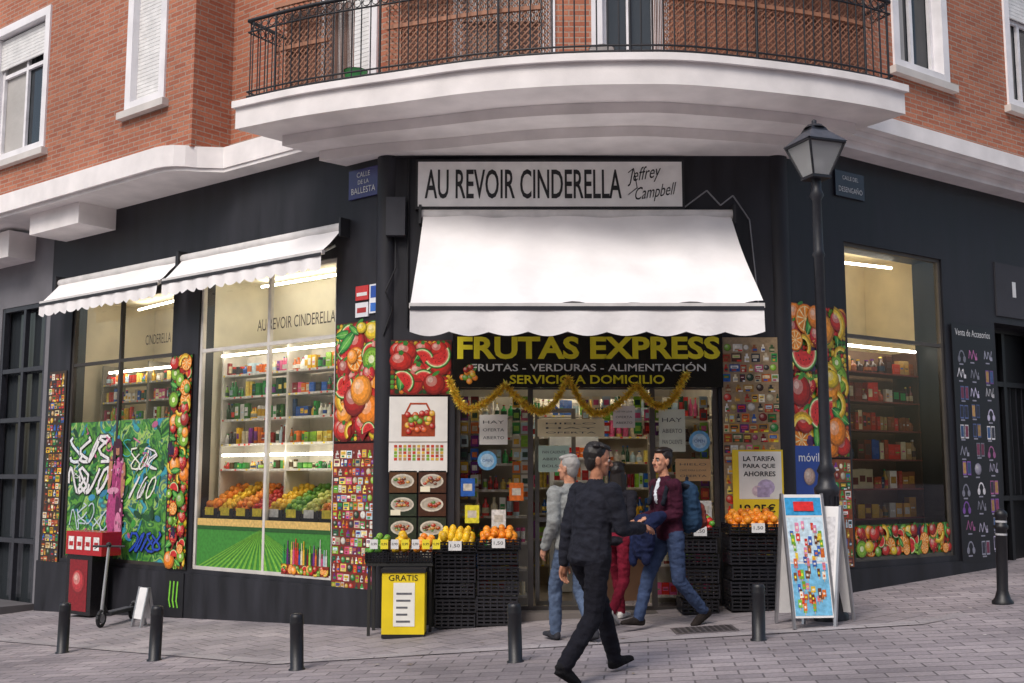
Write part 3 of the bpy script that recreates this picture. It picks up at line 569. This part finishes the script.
# ---------------------------------------------------------------- awnings
def awning(fr,u0,u1,zt,yf,zf,val,nsc,trim,sc_=.2):
    mb=MB(); FA=c('f3efee'); nu,nv=48,10
    vs=[]; 
    for j in range(nv+1):
        for i in range(nu+1):
            a=i/nu;b2=j/nv; sag=(-.05*math.sin(pi*b2)*(.7+.3*math.sin(a*21))-.016*math.sin(a*37)*b2-.035*MN.noise(Vector((a*9,b2*3,u0))))*min(1,abs(yf))
            vs.append((u0+(u1-u0)*a,-.08+(yf+.08)*b2,zt+(zf-zt)*b2+sag))
    mb.add(vs,[(j*(nu+1)+i,j*(nu+1)+i+1,(j+1)*(nu+1)+i+1,(j+1)*(nu+1)+i) for j in range(nv) for i in range(nu)],FA,'cl',True)
    n=nsc*8; top=[];bot=[];mid=[]
    for i in range(n+1):
        a=i/n; yy=yf-.035+.02*math.sin(a*nsc*4.1); x=u0+(u1-u0)*a; top.append((x,yf-.032,zf-.03)); mid.append((x,(yf-.03+yy)/2,zf-.03-val*.5)); bot.append((x,yy,zf-.03-val*(1-sc_+sc_*abs(math.sin(pi*a*nsc)))))
    mb.add(top+mid+bot,[(r*(n+1)+i,r*(n+1)+i+1,(r+1)*(n+1)+i+1,(r+1)*(n+1)+i) for r in (0,1) for i in range(n)],FA,'cl',True)
    mb.box(u0-.01,u1+.01,yf-.028,yf+.02,zf-.045,zf+.005,c('d8d4d2'),'m'); mb.box(u0,u1,yf-.042,yf-.033,zf-.07,zf-.03,trim,'m'); mb.cyl((u0-.04,-.07,zt),(u1+.04,-.07,zt),.06,.06,c('dcd8d6'),'m',12)
    for x in (u0-.05,u1+.02): mb.box(x,x+.03,-.16,0,zt-.12,zt+.1,c('2a2a2e'))
    for x in (u0+.15,u1-.15):
        s=1 if x<(u0+u1)/2 else -1; mb.cyl((x,-.05,zt-.2),(x+s*.4,yf*.5,(zt+zf)/2-.2),.016,.016,c('d0d0d0'),'met',6); mb.cyl((x+s*.4,yf*.5,(zt+zf)/2-.2),(x+.02,yf+.02,zf-.05),.016,.016,c('d0d0d0'),'met',6)
    mb.obj('shop_awning',None,fr)
awning('F',.43,3.97,4.5,-1.6,3.22,.3,9,c('22232c'),.14)
awning('L',-3.78,-.66,4.45,-.38,4.12,.21,16,c('2a2a2e')); awning('L',-6.9,-3.88,4.45,-.38,4.12,.21,15,c('2a2a2e'))
mb=MB(); gp=[(.75,2.58),(.95,2.25),(1.38,2.52),(1.78,2.22),(2.08,2.6),(2.4,2.2),(2.85,2.52),(3.12,2.28),(3.42,2.66)]
cv=[]
for a,b2 in zip(gp,gp[1:]):
    for i in range(42): t=i/42; cv.append((a[0]+(b2[0]-a[0])*t,a[1]+(b2[1]-a[1])*(math.sin(t*pi/2) if b2[1]<a[1] else 1-math.cos(t*pi/2))))
for x,z in cv:
    for k in range(24):
        d=Vector((U(-1,1),U(-1,1),U(-1,1))).normalized()*U(.035,.08); e2=Vector((U(-1,1),U(-1,1),U(-1,1)))*.013
        p=Vector((x,-.19,z)); mb.quad([tuple(p-e2),tuple(p+e2),tuple(p+d)],dk(c('f6cc50'),U(.65,1.5)),'gold')
mb.obj('tinsel_garland',None,'F')
# ---------------------------------------------------------------- street furniture
def bollard(x,y,h,r,tall=False):
    mb=MB(); k=c('1b1b20')
    if tall: mb.lathe(0,0,[(r*1.9,0),(r*1.9,.03),(r*1.4,.06),(r*1.2,.1),(r,.14),(r,h-.2),(r*1.25,h-.19),(r*1.25,h-.16),(r,h-.15),(r,h-.08),(r*1.15,h-.07),(r*1.1,h-.03),(r*.6,h),(.001,h+.01)],k,'i',18); mb.lathe(0,0,[(r*1.03,h-.13),(r*1.03,h-.11)],c('b8b8bc'),'m',18); mb.lathe(0,0,[(r*1.03,h-.26),(r*1.03,h-.24)],c('b8b8bc'),'m',18)
    else: mb.lathe(0,0,[(r*1.25,0),(r*1.25,.012),(r,.02),(r,h-.1),(r*1.04,h-.09),(r*1.04,h-.075),(r,h-.065),(r,h-.035),(r*.93,h-.01),(r*.7,h),(.001,h+.004)],k,'i',18)
    mb.obj('bollard',None,M=Matrix.Translation((x,y,gz(x)-.005))@Matrix.Rotation(U(-.03,.03),4,'Y'))
for x,y,h in ((-4.8,12.06,.53),(-3.51,11.1,.53),(-1.9,10.0,.49),(.03,9.7,.5),(2.2,10.06,.5)): bollard(x,y,h,.06)
bollard(4.98,11.4,.95,.055,True)
mb=MB(); k=c('22232a'); H=4.42
mb.lathe(0,0,[(.17,0),(.17,.06),(.14,.09),(.13,.35),(.15,.38),(.12,.42),(.105,.5),(.1,1.2),(.12,1.23),(.125,1.28),(.09,1.32),(.075,1.42),(.095,1.45),(.06,1.52),(.055,1.7),(.05,3.6),(.065,3.63),(.05,3.68),(.045,4.2),(.075,4.25),(.05,4.31),(.05,H)],k,'i',20)
for i in range(10):
    a=2*pi*i/10; mb.box(-.008,.008,-.008,.008,.52,1.2,k,'i',Matrix.Translation((.105*math.cos(a),.105*math.sin(a),0)))
b0,b1=.095,.205; z0,z1=H+.03,H+.36
mb.box(-.11,.11,-.11,.11,H,z0,k,'i')
cs=[(-1,-1),(1,-1),(1,1),(-1,1)]
for i in range(4):
    p,q=cs[i],cs[(i+1)%4]
    mb.quad([(p[0]*b0,p[1]*b0,z0),(q[0]*b0,q[1]*b0,z0),(q[0]*b1,q[1]*b1,z1),(p[0]*b1,p[1]*b1,z1)],(1,1,1),'lampglass')
    mb.cyl((p[0]*b0*1.03,p[1]*b0*1.03,z0),(p[0]*b1*1.03,p[1]*b1*1.03,z1),.012,.014,k,'i',6); mb.cyl((p[0]*b1*1.03,p[1]*b1*1.03,z1),(q[0]*b1*1.03,q[1]*b1*1.03,z1),.018,.018,k,'i',6)
    mb.quad([(p[0]*.23,p[1]*.23,z1+.01),(q[0]*.23,q[1]*.23,z1+.01),(q[0]*.1,q[1]*.1,z1+.14),(p[0]*.1,p[1]*.1,z1+.14)],c('4a4c55'),'i')
    mb.quad([(p[0]*.1,p[1]*.1,z1+.14),(q[0]*.1,q[1]*.1,z1+.14),(q[0]*.08,q[1]*.08,z1+.18),(p[0]*.08,p[1]*.08,z1+.18)],k,'i')
mb.lathe(0,0,[(.11,z1+.18),(.08,z1+.21),(.025,z1+.23),(.025,z1+.26),(.001,z1+.28)],k,'i',12); mb.ball(0,0,z0+.14,.06,c('e0e0dc'),'m')
mb.obj('street_lamp',None,M=Matrix.Translation((3.12,11.0,gz(3.09)))@Matrix.Rotation(.35,4,'Z'))
def aboard(name,x,y,rz,w,h,ice):
    mb=MB(); t=math.radians(11)
    for s in (1,-1):
        M=Matrix.Translation((0,-s*h*math.sin(t),0))@Matrix.Rotation(-s*t,4,'X')
        def B(a,b2,e,f_,g,hh,kk,m='m'): mb.box(a,b2,e,f_,g,hh,kk,m,M)
        B(-w/2,w/2,-.012,.012,.1,h,c('e9e7e6'),'t'); 
        for a in (-w/2-.012,w/2-.012): B(a,a+.024,-.018,.018,0,h+.01,c('b8b8bc'),'met')
        if s>0 and ice:
            q=-.0135
            for a,b2,e,f_,kk in ((-w/2+.02,w/2-.02,h-.2,h-.03,'3aa0d8'),(-w/2+.02,w/2-.02,.62,h-.22,'cfe6f2'),(-w/2+.02,w/2-.02,.12,.6,'7ac0e4')): B(a,b2,q-.001,q,e,f_,c(kk),'p')
            for i in range(60):
                a=U(-w/2+.03,w/2-.07); e=U(.14,h-.3); kk=dk(c(CH(['d8352a','e8762a','6a3a20','f2e8d8','f0c83a','3a62b8','e890b0','7ab83a','8a5a3a'])),U(.7,1.1)); z3=q-.002-i*.0001; hh=U(.05,.09); ww=U(.025,.045)
                B(a,a+ww,z3-.00005,z3,e,e+hh,kk,'p'); B(a+ww*.25,a+ww*.75,z3-.00008,z3-.00006,e+hh*.3,e+hh*.6,c(CH(['f2e8d8','e8762a','f2e23a'])),'p'); B(a+ww*.4,a+ww*.6,z3-.00005,z3,e-.025,e,c('d8b888'),'p')
            B(-.1,.1,q-.01,q-.009,h-.16,h-.07,c('e03030'),'p')
        elif s>0 and w>.3:
            B(-w/2+.04,w/2-.04,-.0145,-.013,.2,h-.1,c('d8d6d8'),'p')
    mb.obj(name,None,M=Matrix.Translation((x,y,gz(x)+.0))@Matrix.Rotation(rz,4,'Z'))
aboard('sandwich_board',2.8,10.75,.12,.4,1.26,True); aboard('sandwich_board',3.04,10.8,-.7,.32,1.13,False)
aboard('pavement_sign',-4.6,14.05,-.7,.2,.48,False)
def crate(mb,x0,x1,y0,y1,z,h,k=c('1c1c20')):
    mb.box(x0+.01,x1-.01,y0+.01,y1-.01,z,z+.012,k)
    for j in range(4):
        zz=z+j*h/4; a,b2=zz+.004,zz+h/4*.62
        mb.box(x0,x1,y0,y0+.012,a,b2,k,'g'); mb.box(x0,x1,y1-.012,y1,a,b2,k,'g'); mb.box(x0,x0+.012,y0+.012,y1-.012,a,b2,k,'g'); mb.box(x1-.012,x1,y0+.012,y1-.012,a,b2,k,'g')
    n=6
    for i in range(n+1):
        x=x0+(x1-x0)*i/n; mb.box(x-.008,x+.008,y0-.004,y0+.008,z,z+h*.95,k,'g')
        y=y0+(y1-y0)*i/n; mb.box(x0-.004,x0+.008,y-.008,y+.008,z,z+h*.95,k,'g'); mb.box(x1-.008,x1+.004,y-.008,y+.008,z,z+h*.95,k,'g')
def stack(x0,x1,y0,y1,n,fr_,h=.16):
    mb=MB(); z=gz((x0+x1)/2)+.01
    for i in range(n): d=U(-.015,.015); crate(mb,x0+d,x1+d,y0,y1,z,h-.005,dk(c('1e1e22'),U(.9,2.2))); z+=h
    crate(mb,x0-.02,x1+.02,y0-.03,y1,z,.12); kk,r,s2=fr_
    pile(mb,x0+.01,x1-.01,y0,y1-.02,z+.09,r,kk,.18,2,False,s2); mb.box((x0+x1)/2-.07,(x0+x1)/2+.07,y0-.05,y0-.04,z+.02,z+.12,CH([WH,c('f6e23a')]),'t'); mb.text('1,50',.1,.04,(x0+x1)/2,z+.07,y0-.052,BLK); mb.obj('fruit_crate_stack',None)
stack(-.82,-.4,12.0,12.4,5,(YE,.04,1.5)); stack(-.36,.07,12.0,12.4,5,(OR,.04,1)); stack(1.82,2.2,11.95,12.35,5,(GR+RE,.04,1)); stack(2.34,2.9,11.9,12.35,5,(OR,.045,1))
mb=MB(); z=.72
mb.box(-1.55,-.84,11.85,12.35,z-.16,z-.12,c('2a2a2a'))
for x in (-1.53,-.88):
    for y in (11.87,12.3): mb.box(x,x+.03,y,y+.03,gz(x),z-.15,c('2a2a2a'))
for i,(kk,r) in enumerate(((GR,.04),(YE,.05),(OR,.042))): crate(mb,-1.55+i*.24,-1.33+i*.24,11.84,12.35,z-.12,.11); pile(mb,-1.54+i*.24,-1.34+i*.24,11.85,12.33,z,r,kk,.15,2,False)
for i in range(7): 
    x=-1.5+i*.11; mb.box(x,x+.08,11.8,11.803,z+.02,z+.12,CH([WH,c('f6e23a')]),'t'); mb.text('0,99',.06,.03,x+.04,z+.07,11.798,BLK)
mb.obj('fruit_stand')
mb=MB(); x0,x1,y0,y1=-1.34,-.9,11.55,11.83; g=gz(-1.1); yk=c('efd21e')
mb.box(x0,x1,y0,y1,g+.04,g+.66,yk,'t'); mb.box(x0-.01,x1+.01,y0-.01,y1+.01,g+.66,g+.7,BLK); mb.box(x0,x1,y0,y1,g,g+.04,BLK)
mb.rect(x0+.12,x1-.1,g+.12,g+.56,y0-.004,c('f2f0e8'),'t')
for i in range(5): mb.rect(x0+.15,x1-.13-U(0,.05),g+.16+i*.07,g+.18+i*.07,y0-.006,c('6a6a70'),'p')
mb.text('GRATIS',.3,.06,(x0+x1)/2,g+.61,y0-.004,BLK); mb.obj('newspaper_dispenser')
mb=MB(); mb.box(-5.85,-4.95,-.4,-.1,.42,.74,c('b3242a'),'g')
for i in range(4): mb.rect(-5.78+i*.21,-5.64+i*.21,.49,.67,-.404,c('ece8e4'),'p'); mb.rect(-5.76+i*.21,-5.66+i*.21,.54,.6,-.406,c('b3242a'),'p')
mb.box(-5.83,-5.2,-.38,-.12,-.4,.42,c('1c1a1c'),'g'); mb.rect(-5.75,-5.3,-.35,.35,-.384,c('8a1a24'),'p'); SD(mb,-5.52,.05,-.386,.17,c('c03a40')); mb.obj('drinks_display_stand',None,'L')
mb=MB(); k=c('26262a')
for x in (-.42,.42):
    for q in range(12):
        a,b2=2*pi*q/12,2*pi*(q+1)/12; mb.cyl((x+.095*math.cos(a),0,.11+.095*math.sin(a)),(x+.095*math.cos(b2),0,.11+.095*math.sin(b2)),.022,.022,k,'m',6)
    mb.cyl((x,-.02,.11),(x,.02,.11),.06,.06,c('9a9a9e'),'met',12)
mb.box(-.36,.3,-.07,.07,.13,.17,c('3a3a3e')); mb.box(-.34,.28,-.06,.06,.171,.176,c('55555a'))
mb.cyl((.42,0,.14),(.3,0,1.0),.022,.018,c('c8c8cc'),'met',10); mb.cyl((.28,0,.17),(.4,0,.3),.02,.02,k,'m',8); mb.cyl((.3,-.22,1.0),(.3,.22,1.0),.014,.014,k,'m',8); mb.ball(.31,0,1.02,.035,k,'m'); mb.cyl((-.42,0,.22),(-.52,0,.14),.03,.01,k); 
for s in (-.2,.2): mb.cyl((.3,s*.7,1.0),(.33,s*.9,.97),.006,.006,k)
mb.obj('kick_scooter',None,M=Matrix.Translation((-5.12,14.6,gz(-5.12)))@Matrix.Rotation(math.radians(262),4,'Z'))
# ---------------------------------------------------------------- people
bm=bmesh.new(); bmesh.ops.create_icosphere(bm,subdivisions=2,radius=1); ICO=[v.co.copy() for v in bm.verts]; bm.free()
def t3(r): return (r,r,r) if isinstance(r,(int,float)) else r
def blob(name,prims,voxel,parent,mk,it=3,M=None,wr=0):
    bm=bmesh.new()
    for A,ra,B,rb,_ in prims:
        ra=t3(ra);rb=t3(rb); vs=[]
        for p,r in ((A,ra),(B,rb)) if A!=B else ((A,ra),):
            for d in ICO: vs.append(bm.verts.new((p[0]+d[0]*r[0],p[1]+d[1]*r[1],p[2]+d[2]*r[2])))
        bmesh.ops.convex_hull(bm,input=vs)
    bmesh.ops.delete(bm,geom=[v for v in bm.verts if not v.link_faces],context='VERTS'); bmesh.ops.recalc_face_normals(bm,faces=bm.faces)
    me=bpy.data.meshes.new('t'); bm.to_mesh(me); bm.free(); ob=bpy.data.objects.new('t',me); COL.objects.link(ob)
    r=ob.modifiers.new('r','REMESH'); r.mode='VOXEL'; r.voxel_size=voxel; s=ob.modifiers.new('s','SMOOTH'); s.factor=.5; s.iterations=it
    dg=bpy.context.evaluated_depsgraph_get(); nm=bpy.data.meshes.new_from_object(ob.evaluated_get(dg)); bpy.data.objects.remove(ob)
    n=len(nm.polygons); P=np.zeros(n*3); nm.polygons.foreach_get('center',P); P=P.reshape(-1,3); best=np.full(n,1e9); cc=np.zeros((n,4)); cc[:,3]=1
    for A,ra,B,rb,k in prims:
        A=np.array(A,float);B=np.array(B,float);ra=np.array(t3(ra));rb=np.array(t3(rb)); ab=B-A; l=ab@ab
        t=np.clip((P-A)@ab/l,0,1) if l>1e-9 else np.zeros(n); rr=ra+(rb-ra)*t[:,None]; d=(np.linalg.norm((P-A-t[:,None]*ab)/rr,axis=1)-1)*rr.mean(1)
        w=d<best; best[w]=d[w]; cc[w,:3]=k
    ca=nm.color_attributes.new('Col','FLOAT_COLOR','CORNER'); lt=np.zeros(n,int); nm.polygons.foreach_get('loop_total',lt)
    ca.data.foreach_set('color',np.repeat(cc,lt,axis=0).ravel()); nm.polygons.foreach_set('use_smooth',[True]*n)
    if wr:
        ns=[v.normal.copy() for v in nm.vertices]
        for v,nn in zip(nm.vertices,ns):
            if .14<v.co.z<1.44:
                q=v.co; a=MN.noise(Vector((q.x*6,q.y*6,q.z*17)))+.6*MN.noise(Vector((q.x*15+q.z*9,q.y*15,q.z*22))); a=1-abs(a)*2.2; v.co=q+nn*(wr*a)
    nm.materials.clear(); nm.materials.append(MATS[mk]); nm.name=name
    o=bpy.data.objects.new(name,nm); COL.objects.link(o); o.parent=parent
    if M is not None: o.matrix_local=M
    return o
def ik(h,t,a,b2,fwd):
    h=Vector(h);t=Vector(t); d=t-h; L_=min(d.length,(a+b2)*.995); dn=d.normalized(); x=(a*a-b2*b2+L_*L_)/(2*L_); y=math.sqrt(max(0,a*a-x*x))
    f=Vector(fwd); f=(f-dn*f.dot(dn)).normalized(); return tuple(h+dn*x+f*y), tuple(h+dn*L_)
def person(name,x,y,yaw,S,top,pants,shoe,skin,hair,feet,hands,lean=.04,hy=0,hp=0,long=False,inner=None,bulk=1,extras=(),tight=1):
    root=E(name,Matrix.Translation((x,y,gz(x)))@Matrix.Rotation(math.radians(yaw),4,'Z'),S); pr=[]; hz=.9
    for s,(fx,fz,pt) in zip((1,-1),feet):
        hip=(0,s*.088,hz); kn,an=ik(hip,(fx,s*.075,.09+fz),.435,.415,(1,s*.1,0))
        pr+=[(hip,.094*tight,kn,.068*tight,pants),(kn,.068*tight,an,.056*tight,pants)]
        ct,st=math.cos(pt),math.sin(pt)
        def F(dx,dz): return (an[0]+dx*ct-dz*st,an[1],an[2]+dx*st+dz*ct)
        pr+=[(F(-.035,-.045),(.04,.036,.042),F(.07,-.05),(.05,.043,.036),shoe),(F(.07,-.052),(.05,.043,.034),F(.165,-.066),(.04,.038,.022),shoe),(F(-.03,-.078),(.045,.036,.012),F(.165,-.08),(.045,.04,.01),dk(shoe,.5))]
    b=bulk; wl,ch=(lean*.35,0,1.1),(lean*.85,0,1.31)
    pr+=[((0,0,.93),(.11,.155,.1),(0,0,.96),(.11,.15,.1),pants),((-.005,0,.89),(.128*b,.172*b,.05),wl,(.112*b,.155*b,.1),top),(wl,(.112*b,.155*b,.1),ch,(.122*b,.178*b,.12),top)]
    pr+=[((lean,.135,1.405),(.07*b,.075,.06),(lean,-.135,1.405),(.07*b,.075,.06),top),((lean,0,1.41),(.085,.12,.06),(lean+.005,0,1.475),(.064,.068,.03),top),((lean,0,1.44),.056,(lean+.025,0,1.56),.052,skin)]
    if inner: pr.append(((lean+.07,0,1.3),(.062,.035,.1),(lean+.05,0,1.44),(.03,.04,.04),inner))
    for s,hd in zip((1,-1),hands):
        sh=(lean,s*.18,1.405); el,wr=ik(sh,hd,.29,.265,(-1,s*.25,-.3)); pr+=[(sh,.066*b,el,.055*b,top),(el,.055*b,wr,.042*b,top)]
        d=(Vector(wr)-Vector(el)).normalized(); w0=Vector(wr); nrm=Vector((0,-s,0)); nrm=(nrm-d*nrm.dot(d)).normalized(); lat_=d.cross(nrm)*s
        if abs(d.z)<.6: nrm=Vector((0,0,-1)); nrm=(nrm-d*nrm.dot(d)).normalized(); lat_=Vector((0,-s,0))
        hp_=[(tuple(w0-d*.02),.026,tuple(w0+d*.02),.025,skin),(tuple(w0+d*.025),.024,tuple(w0+d*.085),.026,skin),(tuple(w0+d*.05+lat_*.018),.018,tuple(w0+d*.085+lat_*.028),.014,skin),(tuple(w0+d*.05-lat_*.018),.018,tuple(w0+d*.085-lat_*.028),.014,skin)]
        for i in range(4):
            q=w0+d*.09+lat_*((i-1.5)*.021); ln=(.036,.04,.037,.029)[i]; a=.25; pv=q
            for j in range(3):
                dd=d*math.cos(a)+nrm*math.sin(a); nx=pv+dd*ln*(1-.2*j); hp_.append((tuple(pv),.0095-.001*j,tuple(nx),.0085-.001*j,skin)); pv=nx; a+=.42
        th=w0+d*.035-lat_*.025; t1=th+(d*.6-lat_*.6+nrm*.3)*.045; t2=t1+(d*.85+nrm*.3)*.035; hp_+=[(tuple(th),.013,tuple(t1),.011,skin),(tuple(t1),.011,tuple(t2),.009,skin)]
        blob('hand',hp_,.0045,root,'s',1)
    blob('body',pr,.0105,root,'f',2,wr=.006)
    lip=dk(skin,.7); lip=(lip[0],lip[1]*.75,lip[2]*.75)
    h=[((-.008,0,.03),(.096,.076,.098),(-.008,0,.03),(.096,.076,.098),skin),((.02,0,-.03),(.07,.062,.08),(.045,0,-.07),(.045,.045,.045),skin),((.066,0,-.092),(.022,.024,.018),(.0,0,-.06),(.05,.055,.035),skin),
       ((.088,0,.02),.009,(.108,0,-.018),.014,skin),((.1,-.012,-.022),.009,(.1,.012,-.022),.009,dk(skin,.92)),((.085,-.02,-.052),.008,(.085,.02,-.052),.008,lip)]
    for s in (1,-1):
        h+=[((-.008,s*.078,-.012),(.02,.01,.03),(-.012,s*.082,.008),(.02,.009,.02),dk(skin,.93)),((.076,s*.031,.012),.012,(.076,s*.031,.012),.012,(.45,.42,.4)),((.083,s*.031,.011),.008,(.083,s*.031,.011),.008,(.02,.012,.01)),((.088,s*.016,.034),.007,(.078,s*.05,.032),.006,dk(hair,1.0)),((.06,s*.04,-.02),.02,(.06,s*.04,-.02),.02,skin)]
    h+=[((-.03,0,.05),(.1,.085,.092),(-.03,0,.05),(.1,.085,.092),hair),((-.045,0,.0),(.065,.077,.08),(-.05,0,-.03),(.05,.06,.06),hair),((.03,.01,.105),(.06,.06,.03),(-.03,0,.12),(.07,.065,.03),hair)]
    for i in range(14): a=U(0,6.28); q=U(.02,.07); h.append(((-.02+q*math.cos(a),q*math.sin(a),.118),.016,(-.02+q*1.3*math.cos(a),q*1.2*math.sin(a),.128-q*.3),.012,dk(hair,U(.8,1.4))))
    if long: h+=[((-.045,0,.0),(.07,.085,.08),(-.07,0,-.2),(.045,.1,.1),hair),((-.02,.06,0),(.05,.03,.06),(-.02,.075,-.2),(.035,.03,.05),hair),((-.02,-.06,0),(.05,.03,.06),(-.02,-.075,-.2),(.035,.03,.05),hair)]
    blob('head',h,.005,root,'s',1,Matrix.Translation((lean+.035,0,1.635))@Matrix.Rotation(math.radians(hy),4,'Z')@Matrix.Rotation(math.radians(hp),4,'Y'))
    if extras: blob('carried_items',extras,.01,root,'f',3,wr=.008)
    return root
SK=c('c58e72'); SK2=c('a8745a')
person('walking_man',.60,8.66,42,1.02,c('24252e'),c('191921'),c('1c1b1e'),SK2,c('1a1412'),((.36,.0,.22),(-.34,.07,-.5)),((-.02,.26,.84),(.36,-.2,1.12)),lean=.07,hy=-38,hp=8,bulk=1.1,tight=1.08)
nv=c('1c2444'); BPc=c('28405a')
person('walking_man_with_backpack',1.58,11.15,205,1.0,c('40182a'),c('3c4a68'),c('2a2422'),SK,c('201612'),((-.32,.08,-.55),(.34,0,.1)),((.27,.1,1.08),(.3,-.12,1.05)),lean=.05,hy=8,inner=c('d8dce4'),
 extras=[((.3,.0,1.02),(.09,.18,.1),(.33,.02,.78),(.08,.15,.12),nv),((.34,.1,.95),(.05,.07,.1),(.36,.12,.68),(.04,.05,.06),dk(nv,.8)),((.33,-.1,.98),(.06,.06,.1),(.36,-.12,.66),(.035,.05,.06),dk(nv,1.2)),((.22,.14,1.1),(.1,.06,.05),(.32,.16,1.02),(.06,.05,.06),nv),
 ((-.19,.02,1.33),(.1,.16,.11),(-.21,.02,1.03),(.12,.17,.11),BPc),((-.32,.02,1.15),(.05,.12,.08),(-.33,.02,1.03),(.05,.13,.07),c('7a3a34')),((-.2,.02,1.44),.018,(-.2,.02,1.47),.02,c('20242e')),((-.15,.12,1.38),.022,(.08,.12,1.44),.022,c('20242e')),((.08,.12,1.44),.022,(.16,.13,1.22),.02,c('20242e')),((-.15,-.12,1.38),.022,(.08,-.12,1.44),.022,c('20242e')),((.08,-.12,1.44),.022,(.16,-.13,1.22),.02,c('20242e'))])
person('walking_woman',1.1,11.75,60,.94,c('23222a'),c('7a1c30'),c('e0dcd8'),SK,c('1c1412'),((.28,0,.1),(-.3,.07,-.5)),((.15,.24,.9),(-.1,-.25,.9)),long=True,bulk=.9,tight=.9)
person('elderly_man',.58,10.65,120,.99,c('8e908e'),c('56657e'),c('3a3a40'),SK,c('9a9692'),((.2,0,.1),(-.22,.04,-.3)),((.1,.25,.9),(.12,-.25,.92)),bulk=1.15,hy=25)
# ---------------------------------------------------------------- light, sky, camera
w=bpy.data.worlds.new('World'); sc.world=w; w.use_nodes=True; nt=w.node_tree; sky=nt.nodes.new('ShaderNodeTexSky'); sky.sky_type='NISHITA'; sky.sun_disc=False
d=Vector((.35,.62,-.78)).normalized(); sky.sun_elevation=math.asin(-d.z); sky.sun_rotation=math.atan2(-d.x,-d.y)%(2*pi); sky.air_density=1.3; sky.dust_density=3; sky.ozone_density=1
nt.links.new(sky.outputs[0],nt.nodes['Background'].inputs[0]); nt.nodes['Background'].inputs[1].default_value=.15
sl=bpy.data.lights.new('sun','SUN'); sl.energy=2.0; sl.angle=math.radians(24); sl.color=(1,.96,.92); so=bpy.data.objects.new('sun',sl); COL.objects.link(so); so.rotation_euler=d.to_track_quat('-Z','Y').to_euler()
cm=bpy.data.cameras.new('camera'); cm.lens=38.67; cm.sensor_width=36; cm.clip_end=600; co=bpy.data.objects.new('camera',cm); COL.objects.link(co); co.location=(0,0,1.5); co.rotation_euler=(math.radians(97),0,0); sc.camera=co
sc.view_settings.view_transform='Standard'; sc.view_settings.look='None'; sc.view_settings.exposure=0
